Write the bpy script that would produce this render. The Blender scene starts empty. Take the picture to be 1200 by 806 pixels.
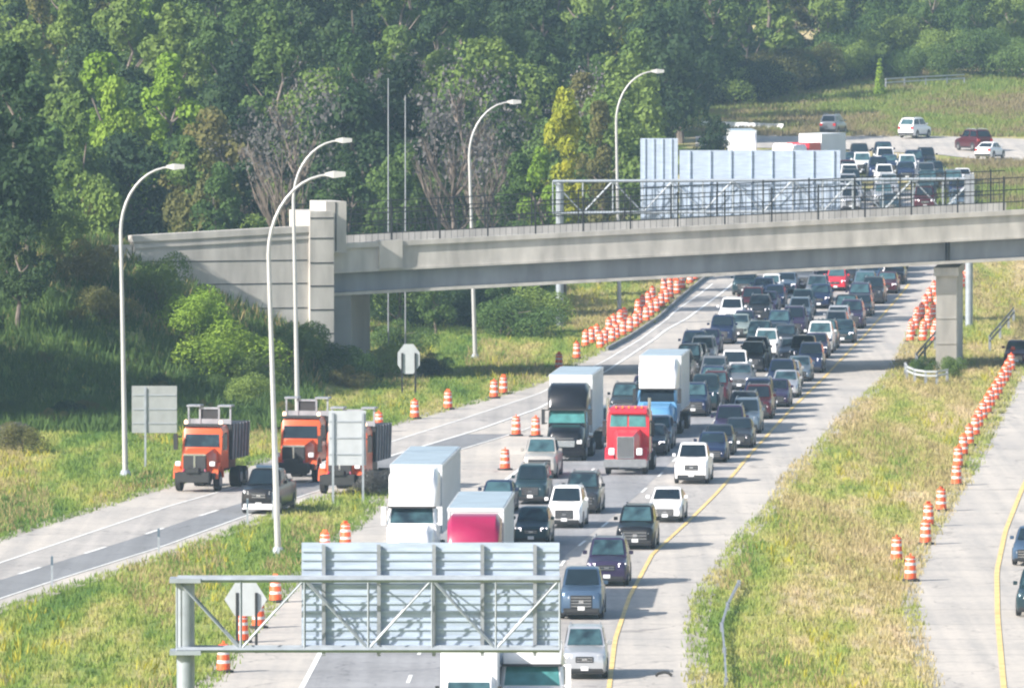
import bpy, math, random
import numpy as np
from mathutils import Vector
R = math.radians
sc = bpy.context.scene
COL = sc.collection
rng = random.Random(7)
# ---------------------------------------------------------------- camera
CAMH = 31.25; FPX = 11000.0; PITCH = math.atan(483/11000.0)
cd = bpy.data.cameras.new('camera'); cam = bpy.data.objects.new('camera', cd); COL.objects.link(cam)
cd.lens = 330.0; cd.sensor_width = 36; cd.sensor_fit = 'HORIZONTAL'; cd.clip_start = 5; cd.clip_end = 20000
cam.location = (0, 0, CAMH); cam.rotation_euler = (math.pi/2-PITCH, 0, 0); sc.camera = cam
# ---------------------------------------------------------------- light
SUN_EL, SUN_AZ = 31.0, 32.0          # shadows run to +X and SUN_AZ degrees away from the camera
w = bpy.data.worlds.new('World'); sc.world = w; w.use_nodes = True
nt = w.node_tree; sky = nt.nodes.new('ShaderNodeTexSky'); sky.sky_type = 'NISHITA'; sky.sun_disc = False
sd = Vector((-math.cos(R(SUN_AZ))*math.cos(R(SUN_EL)), -math.sin(R(SUN_AZ))*math.cos(R(SUN_EL)), math.sin(R(SUN_EL))))
sky.sun_elevation = R(SUN_EL); sky.sun_rotation = math.atan2(sd.x, sd.y)
sky.air_density = 1.2; sky.dust_density = 2.0
bg = nt.nodes['Background']; bg.inputs[1].default_value = 0.1
nt.links.new(sky.outputs[0], bg.inputs[0])
sl = bpy.data.lights.new('sun', 'SUN'); sl.energy = 5.0; sl.angle = R(0.5); sl.color = (1, 0.94, 0.86)
so = bpy.data.objects.new('sun', sl); COL.objects.link(so); so.rotation_euler = (-sd).to_track_quat('-Z', 'Y').to_euler()
so.location = (-200, 200, 300)
sc.view_settings.view_transform = 'Standard'; sc.view_settings.look = 'None'
sc.view_settings.exposure = 0.88; sc.view_settings.gamma = 1.0; sc.view_settings.use_curve_mapping = False
try:
    sc.cycles.max_bounces = 6; sc.cycles.volume_bounces = 1; sc.cycles.transparent_max_bounces = 8
    sc.cycles.pixel_filter_type = 'BLACKMAN_HARRIS'; sc.cycles.filter_width = 2.2
except Exception: pass
# ---------------------------------------------------------------- terrain functions
HK = [(-1000, 0), (720, 0), (750, .3), (780, 1.2), (850, 4), (900, 6.1), (950, 8), (1000, 9.4), (1050, 10.8), (1100, 12.6), (1150, 14.6), (1300, 19), (1500, 22), (9000, 24)]
GY = np.arange(-1000, 9001, 5.0)
GZ = np.interp(GY, [a for a, b in HK], [b for a, b in HK])
def hb(y): return float(np.interp(y, GY, GZ))
def proj(x, y, z):
    c, s = math.cos(PITCH), math.sin(PITCH); dz = z-CAMH
    dep = y*c-dz*s; v = y*s+dz*c
    return 600+FPX*x/dep, 403-FPX*v/dep
def G(px, py, dz=0.0):                       # the point of the roadway level seen at a photo coordinate
    lo, hi = 150.0, 1600.0
    for _ in range(50):
        m = (lo+hi)/2
        if proj(0, m, hb(m)+dz)[1] > py: lo = m
        else: hi = m
    z = hb(m)+dz
    dep = m*math.cos(PITCH)-(z-CAMH)*math.sin(PITCH)
    return ((px-600)*dep/FPX, m, z)
def D(px, py, y):                             # the point at distance y seen at a photo coordinate
    c, s = math.cos(PITCH), math.sin(PITCH); k = (403-py)/FPX
    dz = y*(k*c-s)/(c+k*s)                    # y*s+dz*c = k*(y*c-dz*s)
    dep = y*c-dz*s
    return Vector(((px-600)*dep/FPX, y, CAMH+dz))
def line(pts):                                # an edge traced on the ground -> x as a function of distance
    p = sorted([(G(a, b)[1], G(a, b)[0]) for a, b in pts])
    ys = [q[0] for q in p]; xs = [q[1] for q in p]
    s0 = (xs[1]-xs[0])/(ys[1]-ys[0]); s1 = (xs[-1]-xs[-2])/(ys[-1]-ys[-2])
    def f(y):
        if y < ys[0]: return xs[0]+s0*(y-ys[0])
        if y > ys[-1]: return xs[-1]+s1*(y-ys[-1])
        return float(np.interp(y, ys, xs))
    return f
rampL = line([(0,635),(60,615),(200,571),(275,552),(440,505),(480,494),(534,479),(574,469),(631,452),(711,411),(799,349),(822,330),(905,272),(950,240)])
rampR = line([(0,712),(60,692),(190,650),(290,612),(370,584),(420,571),(452,562)])
mainL = line([(252,806),(294,749),(330,707),(352,685),(384,650),(440,604),(456,580),(462,566)])
mainR = line([(806,806),(805,740),(813,700),(833,670),(853,640),(897,593),(924,549),(944,535),(987,484),(1041,437),(1058,404),(1072,378),(1092,345),(1106,320),(1135,272),(1142,248)])
yellow = line([(713,790),(718,750),(735,700),(762,650),(810,606),(836,580),(857,557),(876,534),(925,480),(962,445),(1000,405),(1028,375),(1060,338)])
lineW = line([(0,680),(90,652),(160,630),(228,607),(300,584),(400,553),(450,537),(560,504),(631,479),(711,435),(780,387),(857,334)])
lineE = line([(0,660),(200,593),(280,570),(440,524),(534,494),(631,462),(711,422),(790,366),(830,337)])
lineB = line([(0,702),(60,682),(190,641),(290,604),(370,576),(450,555),(560,521),(600,509),(636,496)])
rightL = line([(1100,806),(1095,784),(1085,750),(1076,710),(1078,673),(1091,640),(1112,603),(1135,566),(1150,540),(1175,490),(1197,442),(1215,415)])
yellowR = line([(1174,780),(1169,724),(1168,670),(1178,623),(1199,570),(1225,520),(1250,480)])
APEX = G(458, 566)[1]
def ss(t): t = max(0., min(1., t)); return t*t*(3-2*t)
def bridge_y(x): return 652+.36*(x+11.9)
def emb(x, y):
    if x > -11.5: return 0.
    zw = np.interp(x, [-60, -28, -13, -11.5], [9.4, 9.1, 2.7, 0])
    ls = np.interp(x, [-60, -36, -22, -12], [60, 48, 34, 16])
    yb = bridge_y(x)
    if y < yb: return float(zw)*ss(1-(yb-y)/ls)**.9
    k = float(np.interp(x, [-16, -13], [1, 0]))
    if y < yb+2.5: return float(zw)
    if y < yb+22: return float(zw)+(max(float(zw), 8.8*k)-float(zw))*ss((y-yb-4)/6)
    return max(float(zw), 8.8*k)*ss(1-(y-yb-22)/30)*k
def TZ(x, y):
    z = hb(y)
    if 560 < y < 760: z += emb(x, y)
    hl = ss((y-700)/330)*ss((min(rampL(y)-8, 14)-x)/34)*(y > 700)
    z += hl*10.5
    if y > 1010: z += ss((y-1010)/200)*3.0*ss((x-10)/40)
    return z
# ---------------------------------------------------------------- mesh builder
ZK = 1.2                       # everything in this picture stands a little tall
class MB:
    def __init__(s, zk=1.0): s.v = []; s.f = []; s.zk = zk
    def add(s, vs, fs):
        n = len(s.v); s.v += [(a, b, c*s.zk) for a, b, c in vs]; s.f += [tuple(i+n for i in q) for q in fs]; return s
    def box(s, x0, x1, y0, y1, z0, z1):
        return s.hexa([(x0,y0,z0),(x1,y0,z0),(x1,y1,z0),(x0,y1,z0),(x0,y0,z1),(x1,y0,z1),(x1,y1,z1),(x0,y1,z1)])
    def hexa(s, p): return s.add(p, [(0,3,2,1),(4,5,6,7),(0,1,5,4),(1,2,6,5),(2,3,7,6),(3,0,4,7)])
    def quad(s, a, b, c, d, t=.0): return s.add([a, b, c, d], [(0,1,2,3)])
    def slab(s, q, t):          # a panel with thickness t pushed along its normal
        a, b, c, d = [Vector(k) for k in q]; n = (b-a).cross(d-a).normalized()*t
        return s.hexa([tuple(a-n*.0), tuple(b), tuple(c), tuple(d), tuple(a+n), tuple(b+n), tuple(c+n), tuple(d+n)])
    def loft(s, secs, cap=True):
        n = len(secs[0]); vs = [p for q in secs for p in q]; fs = []
        for i in range(len(secs)-1):
            for j in range(n):
                k = (j+1) % n; fs.append((i*n+j, i*n+k, (i+1)*n+k, (i+1)*n+j))
        if cap: fs.append(tuple(range(n-1, -1, -1))); fs.append(tuple((len(secs)-1)*n+j for j in range(n)))
        return s.add(vs, fs)
    def tube(s, path, rad, n=8):
        secs = []; P = [Vector(p) for p in path]
        for i, p in enumerate(P):
            t = (P[min(i+1, len(P)-1)]-P[max(i-1, 0)]).normalized()
            u = t.cross(Vector((0, 1, 0)));
            if u.length < .1: u = t.cross(Vector((1, 0, 0)))
            u.normalize(); v = t.cross(u); r = rad[i] if isinstance(rad, (list, tuple)) else rad
            secs.append([tuple(p+u*r*math.cos(2*math.pi*k/n)+v*r*math.sin(2*math.pi*k/n)) for k in range(n)])
        return s.loft(secs)
    def bar(s, a, b, wd=.1):
        return s.tube([a, b], wd, 4)
    def lathe(s, prof, n=14, c=(0, 0, 0)):
        return s.loft([[(c[0]+r*math.cos(2*math.pi*k/n), c[1]+r*math.sin(2*math.pi*k/n), c[2]+z) for k in range(n)] for r, z in prof])
    def wheel(s, x, y, z, r, wd, n=18):
        return s.loft([[(x+dx, y+rr*math.cos(2*math.pi*k/n), z+rr*math.sin(2*math.pi*k/n)) for k in range(n)] for dx, rr in ((-wd/2, r*.9), (-wd/2+.03, r), (wd/2-.03, r), (wd/2, r*.9))])
    def mesh(s, name):
        m = bpy.data.meshes.new(name); m.from_pydata(s.v, [], s.f); m.update(); return m
    def build(s, name, mat, parent=None, smooth=False, loc=None, bevel=0):
        m = s.mesh(name); m.materials.append(mat)
        o = bpy.data.objects.new(name, m); COL.objects.link(o); o.parent = parent
        if loc is not None: o.location = loc
        import bmesh
        b = bmesh.new(); b.from_mesh(m); bmesh.ops.recalc_face_normals(b, faces=b.faces)
        if bevel:
            bmesh.ops.bevel(b, geom=[e for e in b.edges if len(e.link_faces) == 2 and e.calc_face_angle(0) > .6], offset=bevel, segments=2, affect='EDGES', clamp_overlap=True)
        b.to_mesh(m); b.free()
        if smooth:
            try: m.shade_smooth_by_angle = None
            except Exception: pass
            m.polygons.foreach_set('use_smooth', [True]*len(m.polygons))
            try: m.set_sharp_from_angle(angle=R(38))
            except Exception: pass
        return o
def empty(name, loc=(0, 0, 0), rz=0):
    o = bpy.data.objects.new(name, None); COL.objects.link(o); o.location = loc; o.rotation_euler = (0, 0, rz); o.empty_display_size = .5
    return o
def tag(o, label=None, cat=None, group=None, kind=None):
    if label: o['label'] = label
    if cat: o['category'] = cat
    if group: o['group'] = group
    if kind: o['kind'] = kind
    return o
CH = {}
def kids(o): return [c for c in o.children]
def copy_tree(o, tree=None):
    tree = tree or snap(o)
    def rec(t, par):
        c = t[0].copy(); COL.objects.link(c); c.parent = par
        for k in t[1]: rec(k, c)
        return c
    return rec(tree, None)
def snap(o): return (o, [snap(c) for c in o.children])
# ---------------------------------------------------------------- materials
M = {}
def nodes(m):
    m.use_nodes = True; t = m.node_tree; return t, t.nodes['Principled BSDF']
def pm(name, col, rough=.6, metal=0., var=.12, scale=3., coat=0., bump=0., spec=.5, stretch=(1, 1, 1)):
    m = bpy.data.materials.new(name); t, b = nodes(m)
    b.inputs['Roughness'].default_value = rough; b.inputs['Metallic'].default_value = metal
    b.inputs['Coat Weight'].default_value = coat; b.inputs['Coat Roughness'].default_value = .06; b.inputs['Specular IOR Level'].default_value = spec
    tc = t.nodes.new('ShaderNodeTexCoord'); mp = t.nodes.new('ShaderNodeMapping'); mp.inputs['Scale'].default_value = stretch
    n = t.nodes.new('ShaderNodeTexNoise'); n.inputs['Scale'].default_value = scale; n.inputs['Detail'].default_value = 6
    r = t.nodes.new('ShaderNodeValToRGB')
    lo = [c*(1-var) for c in col]; hi = [min(1, c*(1+var)) for c in col]
    r.color_ramp.elements[0].color = (*lo, 1); r.color_ramp.elements[1].color = (*hi, 1)
    r.color_ramp.elements[0].position = .3; r.color_ramp.elements[1].position = .7
    t.links.new(tc.outputs['Object'], mp.inputs[0]); t.links.new(mp.outputs[0], n.inputs[0]); t.links.new(n.outputs[0], r.inputs[0]); t.links.new(r.outputs[0], b.inputs['Base Color'])
    if bump:
        bp = t.nodes.new('ShaderNodeBump'); bp.inputs['Strength'].default_value = bump; bp.inputs['Distance'].default_value = .1
        t.links.new(n.outputs[0], bp.inputs['Height']); t.links.new(bp.outputs[0], b.inputs['Normal'])
    M[name] = m; return m
def paint(name, col, metal=.35, rough=.28): return pm(name, col, rough, metal, .05, 1.5, .25, spec=.4)
paint('black', (.012,.013,.018)); paint('charcoal', (.04,.045,.055)); paint('navy', (.02,.035,.09)); paint('teal', (.025,.055,.07)); paint('maroon', (.085,.016,.025))
paint('white', (.8,.8,.82), 0.); paint('silver', (.5,.52,.56), .5); paint('gray', (.17,.185,.21)); paint('tan', (.42,.4,.38), .2); paint('blue', (.07,.12,.2)); paint('red', (.62,.03,.05), .0)
paint('steelblue', (.13,.18,.24)); paint('violet', (.045,.035,.085)); paint('semi_blue', (.12,.3,.52), .1); paint('orange', (.62,.1,.03), 0.); paint('crimson', (.28,.015,.07), 0.); paint('pale_green', (.3,.36,.34))
pm('glass', (.012,.02,.03), .1, 0, .3, 1.2, 0, spec=.3)
def glassvar():  # blue-green window reflections painted into the base colour, varying per object
    m = M['glass']; t = m.node_tree; b = t.nodes['Principled BSDF']; oi = t.nodes.new('ShaderNodeObjectInfo'); r = t.nodes.new('ShaderNodeValToRGB')
    r.color_ramp.elements[0].color = (.008,.014,.022,1); r.color_ramp.elements[1].color = (.05,.105,.125,1); e = r.color_ramp.elements.new(.7); e.color = (.015,.028,.04,1)
    n = t.nodes.new('ShaderNodeTexNoise'); tc = t.nodes.new('ShaderNodeTexCoord'); n.inputs['Scale'].default_value = 1.6; t.links.new(tc.outputs['Object'], n.inputs[0])
    a = t.nodes.new('ShaderNodeMath'); a.operation = 'MULTIPLY_ADD'; a.inputs[1].default_value = .8; a.inputs[2].default_value = -.4; t.links.new(n.outputs[0], a.inputs[0])
    q = t.nodes.new('ShaderNodeMath'); q.operation = 'ADD'; t.links.new(oi.outputs['Random'], q.inputs[0]); t.links.new(a.outputs[0], q.inputs[1]); t.links.new(q.outputs[0], r.inputs[0]); t.links.new(r.outputs[0], b.inputs['Base Color'])
glassvar(); pm('glass_teal', (.06,.2,.2), .1, 0, .3, 2, .4)
pm('tyre', (.02,.02,.022), .85); pm('rim', (.35,.35,.37), .35, .8); pm('trim', (.025,.026,.03), .6); pm('chrome', (.62,.63,.65), .22, .9)
pm('plate', (.7,.72,.75), .5); pm('lens', (.75,.76,.78), .15, 0, .05, 3, .5); pm('amber', (.8,.3,.03), .3); pm('tail', (.4,.01,.01), .3)
pm('galv', (.31,.345,.385), .5, .2, .15, 2.); pm('alu', (.4,.475,.59), .5, .1, .14, 1.1, stretch=(1,1,6)); pm('alu_side', (.45,.5,.56), .5, .4)
pm('lamp_steel', (.46,.46,.46), .45, .2, .06, .8); pm('dark_steel', (.03,.032,.035), .5, .3)
pm('trailer', (.74,.76,.78), .45, .0, .05, .6); pm('trailer_side', (.6,.63,.66), .5, 0, .08, .7); pm('conc', (.48,.455,.42), .85, 0, .24, .9, bump=.15, stretch=(1,1,.3))
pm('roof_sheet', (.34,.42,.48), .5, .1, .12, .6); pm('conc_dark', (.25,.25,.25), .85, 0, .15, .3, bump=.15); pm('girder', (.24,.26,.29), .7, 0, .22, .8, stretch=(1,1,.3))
pm('drum_orange', (.8,.11,.03), .5, 0, .12, 4); pm('drum_white', (.66,.6,.6), .35, 0, .08, 5); pm('rubber', (.03,.03,.03), .8)
pm('bark', (.16,.13,.11), .9, 0, .3, 2); pm('sign_back', (.36,.38,.39), .5, .4, .1, 1.5); pm('sign_pale', (.46,.49,.52), .5, .2, .08, 1.5)
pm('white_line', (.78,.78,.76), .6, 0, .12, 1.6); pm('yellow_line', (.72,.52,.2), .6, 0, .25, 1.2); pm('box_steel', (.3,.32,.36), .5, .4, .2, 1.5)
def lit(name, col, e):
    m = bpy.data.materials.new(name); t, b = nodes(m); b.inputs['Base Color'].default_value = (*col, 1)
    b.inputs['Emission Color'].default_value = (*col, 1); b.inputs['Emission Strength'].default_value = e
    n = t.nodes.new('ShaderNodeTexNoise'); n.inputs['Scale'].default_value = 8; M[name] = m
lit('head_on', (1, .93, .95), 2.2); lit('beacon', (1, .62, .4), 1.6)
def pave(name, col, var, tint, jx=None):
    """concrete / asphalt: large blotches, fine grain, long wheel-track streaks along the road and tar-like joints"""
    m = bpy.data.materials.new(name); t, b = nodes(m); L = t.links.new
    b.inputs['Roughness'].default_value = .8
    tc = t.nodes.new('ShaderNodeTexCoord')
    def noise(sc_, st, det=5):
        mp = t.nodes.new('ShaderNodeMapping'); mp.inputs['Scale'].default_value = st; n = t.nodes.new('ShaderNodeTexNoise'); n.inputs['Scale'].default_value = sc_; n.inputs['Detail'].default_value = det
        L(tc.outputs['Object'], mp.inputs[0]); L(mp.outputs[0], n.inputs[0]); return n.outputs[0]
    a = noise(.12, (1, 1, 1)); g = noise(3., (1, .4, 1)); s = noise(1., (1.3, .012, 1), 4)
    def mth(op, x, y):
        n = t.nodes.new('ShaderNodeMath'); n.operation = op
        for i, q in enumerate((x, y)):
            if isinstance(q, (int, float)): n.inputs[i].default_value = q
            else: L(q, n.inputs[i])
        return n.outputs[0]
    f = mth('ADD', mth('MULTIPLY', a, .4), mth('ADD', mth('MULTIPLY', g, .25), mth('MULTIPLY', s, .35)))
    r = t.nodes.new('ShaderNodeValToRGB'); r.color_ramp.elements[0].position = .4; r.color_ramp.elements[1].position = .6
    r.color_ramp.elements[0].color = (*[c*(1-var) for c in col], 1); r.color_ramp.elements[1].color = (*[min(1, c*(1+var)*k) for c, k in zip(col, tint)], 1)
    L(f, r.inputs[0]); out = r.outputs[0]
    vz = t.nodes.new('ShaderNodeTexVoronoi'); vz.feature = 'DISTANCE_TO_EDGE'; vz.inputs['Scale'].default_value = .11
    nz = t.nodes.new('ShaderNodeTexNoise'); nz.inputs['Scale'].default_value = .5; vm = t.nodes.new('ShaderNodeVectorMath'); vm.operation = 'MULTIPLY_ADD'; L(tc.outputs['Object'], nz.inputs[0]); L(nz.outputs['Color'], vm.inputs[0]); vm.inputs[1].default_value = (3, 3, 0); L(tc.outputs['Object'], vm.inputs[2]); L(vm.outputs[0], vz.inputs[0])
    ck = mth('MULTIPLY', mth('LESS_THAN', vz.outputs['Distance'], .006), .55); mc = t.nodes.new('ShaderNodeMixRGB'); mc.blend_type = 'MULTIPLY'; mc.inputs[2].default_value = (.4, .4, .42, 1); L(ck, mc.inputs[0]); L(out, mc.inputs[1]); out = mc.outputs[0]
    if jx:
        sep = t.nodes.new('ShaderNodeSeparateXYZ'); L(tc.outputs['Object'], sep.inputs[0])
        md = mth('MODULO', sep.outputs[1], jx); lt = mth('LESS_THAN', md, .22)
        mx = t.nodes.new('ShaderNodeMixRGB'); mx.blend_type = 'MULTIPLY'; mx.inputs[2].default_value = (.72, .72, .73, 1); L(lt, mx.inputs[0]); L(out, mx.inputs[1]); out = mx.outputs[0]
    L(out, b.inputs['Base Color']); M[name] = m
pave('concrete_road', (.37,.352,.338), .2, (1.02, 1, .97), 9.0); pave('asphalt_lane', (.2,.205,.215), .15, (1, 1, 1)); pave('shoulder', (.43,.405,.38), .16, (1.03, 1, .95), 9.0); pave('lane_gray', (.26,.26,.27), .2, (1, 1, 1), 9.0)
pave('gravel', (.36,.33,.28), .3, (1, 1, .95))
def greens(name, stops, sc1=.05, sc2=.6, sc3=4, rough=.9, transl=0., objrand=0., xs=0.):
    m = bpy.data.materials.new(name); t, b = nodes(m); L = t.links.new
    ge = t.nodes.new('ShaderNodeNewGeometry'); fs = []
    pos = ge.outputs['Position']
    if xs:
        mp = t.nodes.new('ShaderNodeMapping'); mp.inputs['Scale'].default_value = (1.3, .14, 1); L(pos, mp.inputs[0]); pos = mp.outputs[0]
    for s_, wgt in ((sc1, .45), (sc2, .35), (sc3, .2)):
        n = t.nodes.new('ShaderNodeTexNoise'); n.inputs['Scale'].default_value = s_; n.inputs['Detail'].default_value = 4; L(pos, n.inputs[0])
        q = t.nodes.new('ShaderNodeMath'); q.operation = 'MULTIPLY'; q.inputs[1].default_value = wgt; L(n.outputs[0], q.inputs[0]); fs.append(q.outputs[0])
    if objrand:
        oi = t.nodes.new('ShaderNodeObjectInfo'); q = t.nodes.new('ShaderNodeMath'); q.operation = 'MULTIPLY_ADD'; q.inputs[1].default_value = objrand; q.inputs[2].default_value = -objrand/2
        L(oi.outputs['Random'], q.inputs[0]); fs.append(q.outputs[0])
    if xs:      # the median dries out, the left verge stays greener
        sx = t.nodes.new('ShaderNodeSeparateXYZ'); L(ge.outputs['Position'], sx.inputs[0]); mr = t.nodes.new('ShaderNodeMapRange'); L(sx.outputs[0], mr.inputs[0])
        mr.inputs[1].default_value = -6; mr.inputs[2].default_value = 14; mr.inputs[3].default_value = -xs*.5; mr.inputs[4].default_value = xs; fs.append(mr.outputs[0])
    a = fs[0]
    for x in fs[1:]:
        q = t.nodes.new('ShaderNodeMath'); q.operation = 'ADD'; L(a, q.inputs[0]); L(x, q.inputs[1]); a = q.outputs[0]
    r = t.nodes.new('ShaderNodeValToRGB'); e = r.color_ramp.elements
    while len(e) < len(stops): e.new(.5)
    for i, (p, c) in enumerate(stops): e[i].position = p; e[i].color = (*c, 1)
    L(a, r.inputs[0]); L(r.outputs[0], b.inputs['Base Color']); b.inputs['Roughness'].default_value = rough; b.inputs['Specular IOR Level'].default_value = .2
    if transl:
        tr = t.nodes.new('ShaderNodeBsdfTranslucent'); L(r.outputs[0], tr.inputs[0]); mx = t.nodes.new('ShaderNodeMixShader'); mx.inputs[0].default_value = transl
        L(b.outputs[0], mx.inputs[1]); L(tr.outputs[0], mx.inputs[2]); L(mx.outputs[0], t.nodes['Material Output'].inputs[0])
    M[name] = m; return m
greens('ground', [(.37,(.07,.15,.03)),(.46,(.16,.22,.05)),(.53,(.3,.3,.1)),(.59,(.4,.34,.17)),(.68,(.47,.38,.25))], .11, .35, 1.5, xs=.07)
greens('grass', [(.37,(.1,.18,.04)),(.46,(.2,.28,.06)),(.53,(.33,.35,.1)),(.59,(.43,.38,.17)),(.68,(.5,.4,.25))], .11, .35, 1.5, .8, .3, 0, .07)
greens('slope_weeds', [(.36,(.12,.2,.05)),(.47,(.22,.27,.07)),(.53,(.24,.2,.11)),(.6,(.24,.2,.12)),(.68,(.3,.3,.09))], .06, .3, 1.5, .8, .3)
greens('straw', [(.3,(.3,.24,.12)),(.5,(.36,.3,.14)),(.7,(.26,.2,.13))], .1, .6, 3, .8, .3)
greens('goldenrod', [(.3,(.36,.38,.05)),(.7,(.45,.38,.06))], .1, .6, 3, .8, .3)
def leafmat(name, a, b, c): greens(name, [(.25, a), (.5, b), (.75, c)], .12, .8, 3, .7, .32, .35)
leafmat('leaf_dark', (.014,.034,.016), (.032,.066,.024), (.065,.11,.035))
leafmat('leaf_mid', (.035,.08,.022), (.075,.135,.034), (.12,.19,.05))
leafmat('leaf_light', (.085,.15,.035), (.15,.22,.05), (.22,.3,.07))
leafmat('leaf_yellow', (.08,.15,.025), (.26,.31,.03), (.42,.38,.03))
leafmat('leaf_lime', (.14,.24,.025), (.2,.32,.035), (.26,.36,.05))
leafmat('leaf_olive', (.09,.1,.03), (.14,.14,.045), (.2,.17,.06))
leafmat('leaf_red', (.25,.05,.04), (.3,.08,.05), (.3,.12,.06))
leafmat('twig', (.1,.105,.095), (.145,.14,.14), (.2,.185,.19))
# ---------------------------------------------------------------- ground and roads
def ground():
    xs = [-3000, -1500, -700, -350, -200] + [x for x in np.arange(-140, 161, 2.5)] + [200, 350, 700, 1500, 3000]
    ys = [-400, 0, 150] + [y for y in np.arange(250, 1401, 5)] + [1500, 1700, 2200, 3200, 5000]
    b = MB(); nx = len(xs)
    for y in ys:
        for x in xs: b.v.append((float(x), float(y), TZ(float(x), float(y)) if y > 200 else 0.))
    for j in range(len(ys)-1):
        for i in range(nx-1):
            k = j*nx+i; b.f.append((k, k+1, k+nx+1, k+nx))
    o = b.build('ground', M['ground']); tag(o, kind='structure'); o.data.polygons.foreach_set('use_smooth', [True]*len(o.data.polygons)); return o
ground()
def strip(name, fl, fr, y0, y1, mat, dz, step=5, nx=1):
    ys = [y0]+[y for y in np.arange(math.ceil(y0/5+.01)*5, y1-.01, step)]+[y1]; b = MB()
    for y in ys:
        for k in range(nx+1):
            x = fl(y)*(1-k/nx)+fr(y)*k/nx; b.v.append((x, y, hb(y)+dz))
    for j in range(len(ys)-1):
        for k in range(nx):
            q = j*(nx+1)+k; b.f.append((q, q+1, q+nx+2, q+nx+1))
    return b, name, mat
def mk(name, parts, mat):
    b = MB()
    for p in parts: b.add(p[0].v, p[0].f)
    o = b.build(name, M[mat]); tag(o, kind='structure'); return o
off = lambda f, d: (lambda y: f(y)+d)
mk('gravel_edge', [strip('', off(mainL, -.9), mainL, 330, APEX, '', .012), strip('', mainR, off(mainR, .9), 330, 800, '', .012), strip('', off(rampL, -1.), rampL, 380, 800, '', .012),
    strip('', rampR, off(rampR, .8), 380, APEX, '', .012), strip('', off(rightL, -.8), rightL, 330, 700, '', .012)], 'gravel')
mk('highway', [strip('', mainL, mainR, 330, APEX, '', .02), strip('', rampL, mainR, APEX, 905, '', .02)], 'shoulder')
mk('exit_ramp', [strip('', rampL, rampR, 380, APEX, '', .02)], 'shoulder')
mk('road_lanes', [strip('', off(yellow, -12.6), off(yellow, .1), 335, 800, '', .03)], 'concrete_road')
mk('worn_lanes', [strip('', off(yellow, -12.5), off(yellow, -4.2), 335, 640, '', .036)], 'lane_gray')
mk('ramp_lane', [strip('', lineE, lineW, 380, 790, '', .032)], 'concrete_road')
mk('ramp_asphalt_lane', [strip('', lineW, lineB, 380, G(600,509)[1], '', .032)], 'asphalt_lane')
def dashes(f, y0, y1, ln, gap, wd, dz=.045):
    out = []; y = y0
    while y < y1: out.append(strip('', off(f, -wd/2), off(f, wd/2), y, min(y+ln, y1), '', dz)); y += ln+gap
    return out
mk('white_road_lines', [strip('', off(yellow, -12.72), off(yellow, -12.5), 335, 610, '', .045), strip('', off(lineE, -.07), off(lineE, .08), 380, 790, '', .045),
    strip('', off(lineW, -.1), off(lineW, .12), G(450,537)[1], 800, '', .045), strip('', off(lineB, -.07), off(lineB, .07), 380, G(620,501)[1], '', .045)]
    + dashes(off(yellow, -4.1), 340, 790, 4.2, 11, .16) + dashes(off(yellow, -8.3), 344, 790, 4.2, 11, .16) + dashes(lineW, 395, G(400,553)[1], 5., 10.2, .2), 'white_line')
mk('yellow_road_line', [strip('', off(yellow, 0), off(yellow, .2), 335, 790, '', .045), strip('', off(yellowR, -.12), off(yellowR, .12), 330, 640, '', .045)], 'yellow_line')
mk('opposing_highway', [strip('', rightL, off(rightL, 15), 330, 720, '', .02)], 'shoulder')
def patch(name, top, bot, mat, dz):     # far carriageway, traced along its two edges
    b = MB(); n = 40; m = 8
    for i in range(n+1):
        px = 815+(1300-815)*i/n; a = np.interp(px, *zip(*top)); c = np.interp(px, *zip(*bot))
        for j in range(m+1): q = G(px, a+(c-a)*j/m, dz); b.v.append(q)
    for i in range(n):
        for j in range(m): k = i*(m+1)+j; b.f.append((k, k+1, k+m+2, k+m+1))
    o = b.build(name, M[mat]); tag(o, kind='structure'); return o
patch('far_opposing_highway', [(815,151),(996,156),(1200,163),(1300,170)], [(815,172),(990,175),(1098,181),(1200,193),(1300,205)], 'shoulder', .06)
# dirt trough and drain edge in the median, near the kerb
# ---------------------------------------------------------------- vegetation
def leafcloud(seed, lobes, n, size, name, flat=1.0, core=.55):
    """lobes = (cx,cy,cz,r); n leaf clumps on and inside the lobes, normals outwards so the crown shades as a volume"""
    r = np.random.RandomState(seed); V = []; F = []
    wts = np.array([l[3]**2 for l in lobes]); wts = wts/wts.sum()
    idx = r.choice(len(lobes), n, p=wts)
    for i in range(n):
        cx, cy, cz, rad = lobes[idx[i]]
        d = r.normal(size=3); d /= np.linalg.norm(d)
        if d[2] < -.3 and r.rand() < .6: d[2] *= -1
        rr = rad*(core+(1.08-core)*r.rand()**.45)
        c = np.array((cx, cy, cz))+d*rr*np.array((1, 1, flat))
        nrm = d+r.normal(size=3)*.45; nrm /= np.linalg.norm(nrm)
        u = np.cross(nrm, r.normal(size=3)); u /= np.linalg.norm(u); v = np.cross(nrm, u)
        s = size*(.55+.9*r.rand()); k = len(V); a = .5+.4*r.rand()
        V += [tuple(c-u*s), tuple(c-v*s*a+nrm*s*.2), tuple(c+u*s*(.7+.5*r.rand())), tuple(c+v*s*a-nrm*s*.15)]
        F.append((k, k+1, k+2, k+3))
    m = bpy.data.meshes.new(name); m.from_pydata(V, [], F); m.update(); return m
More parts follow.
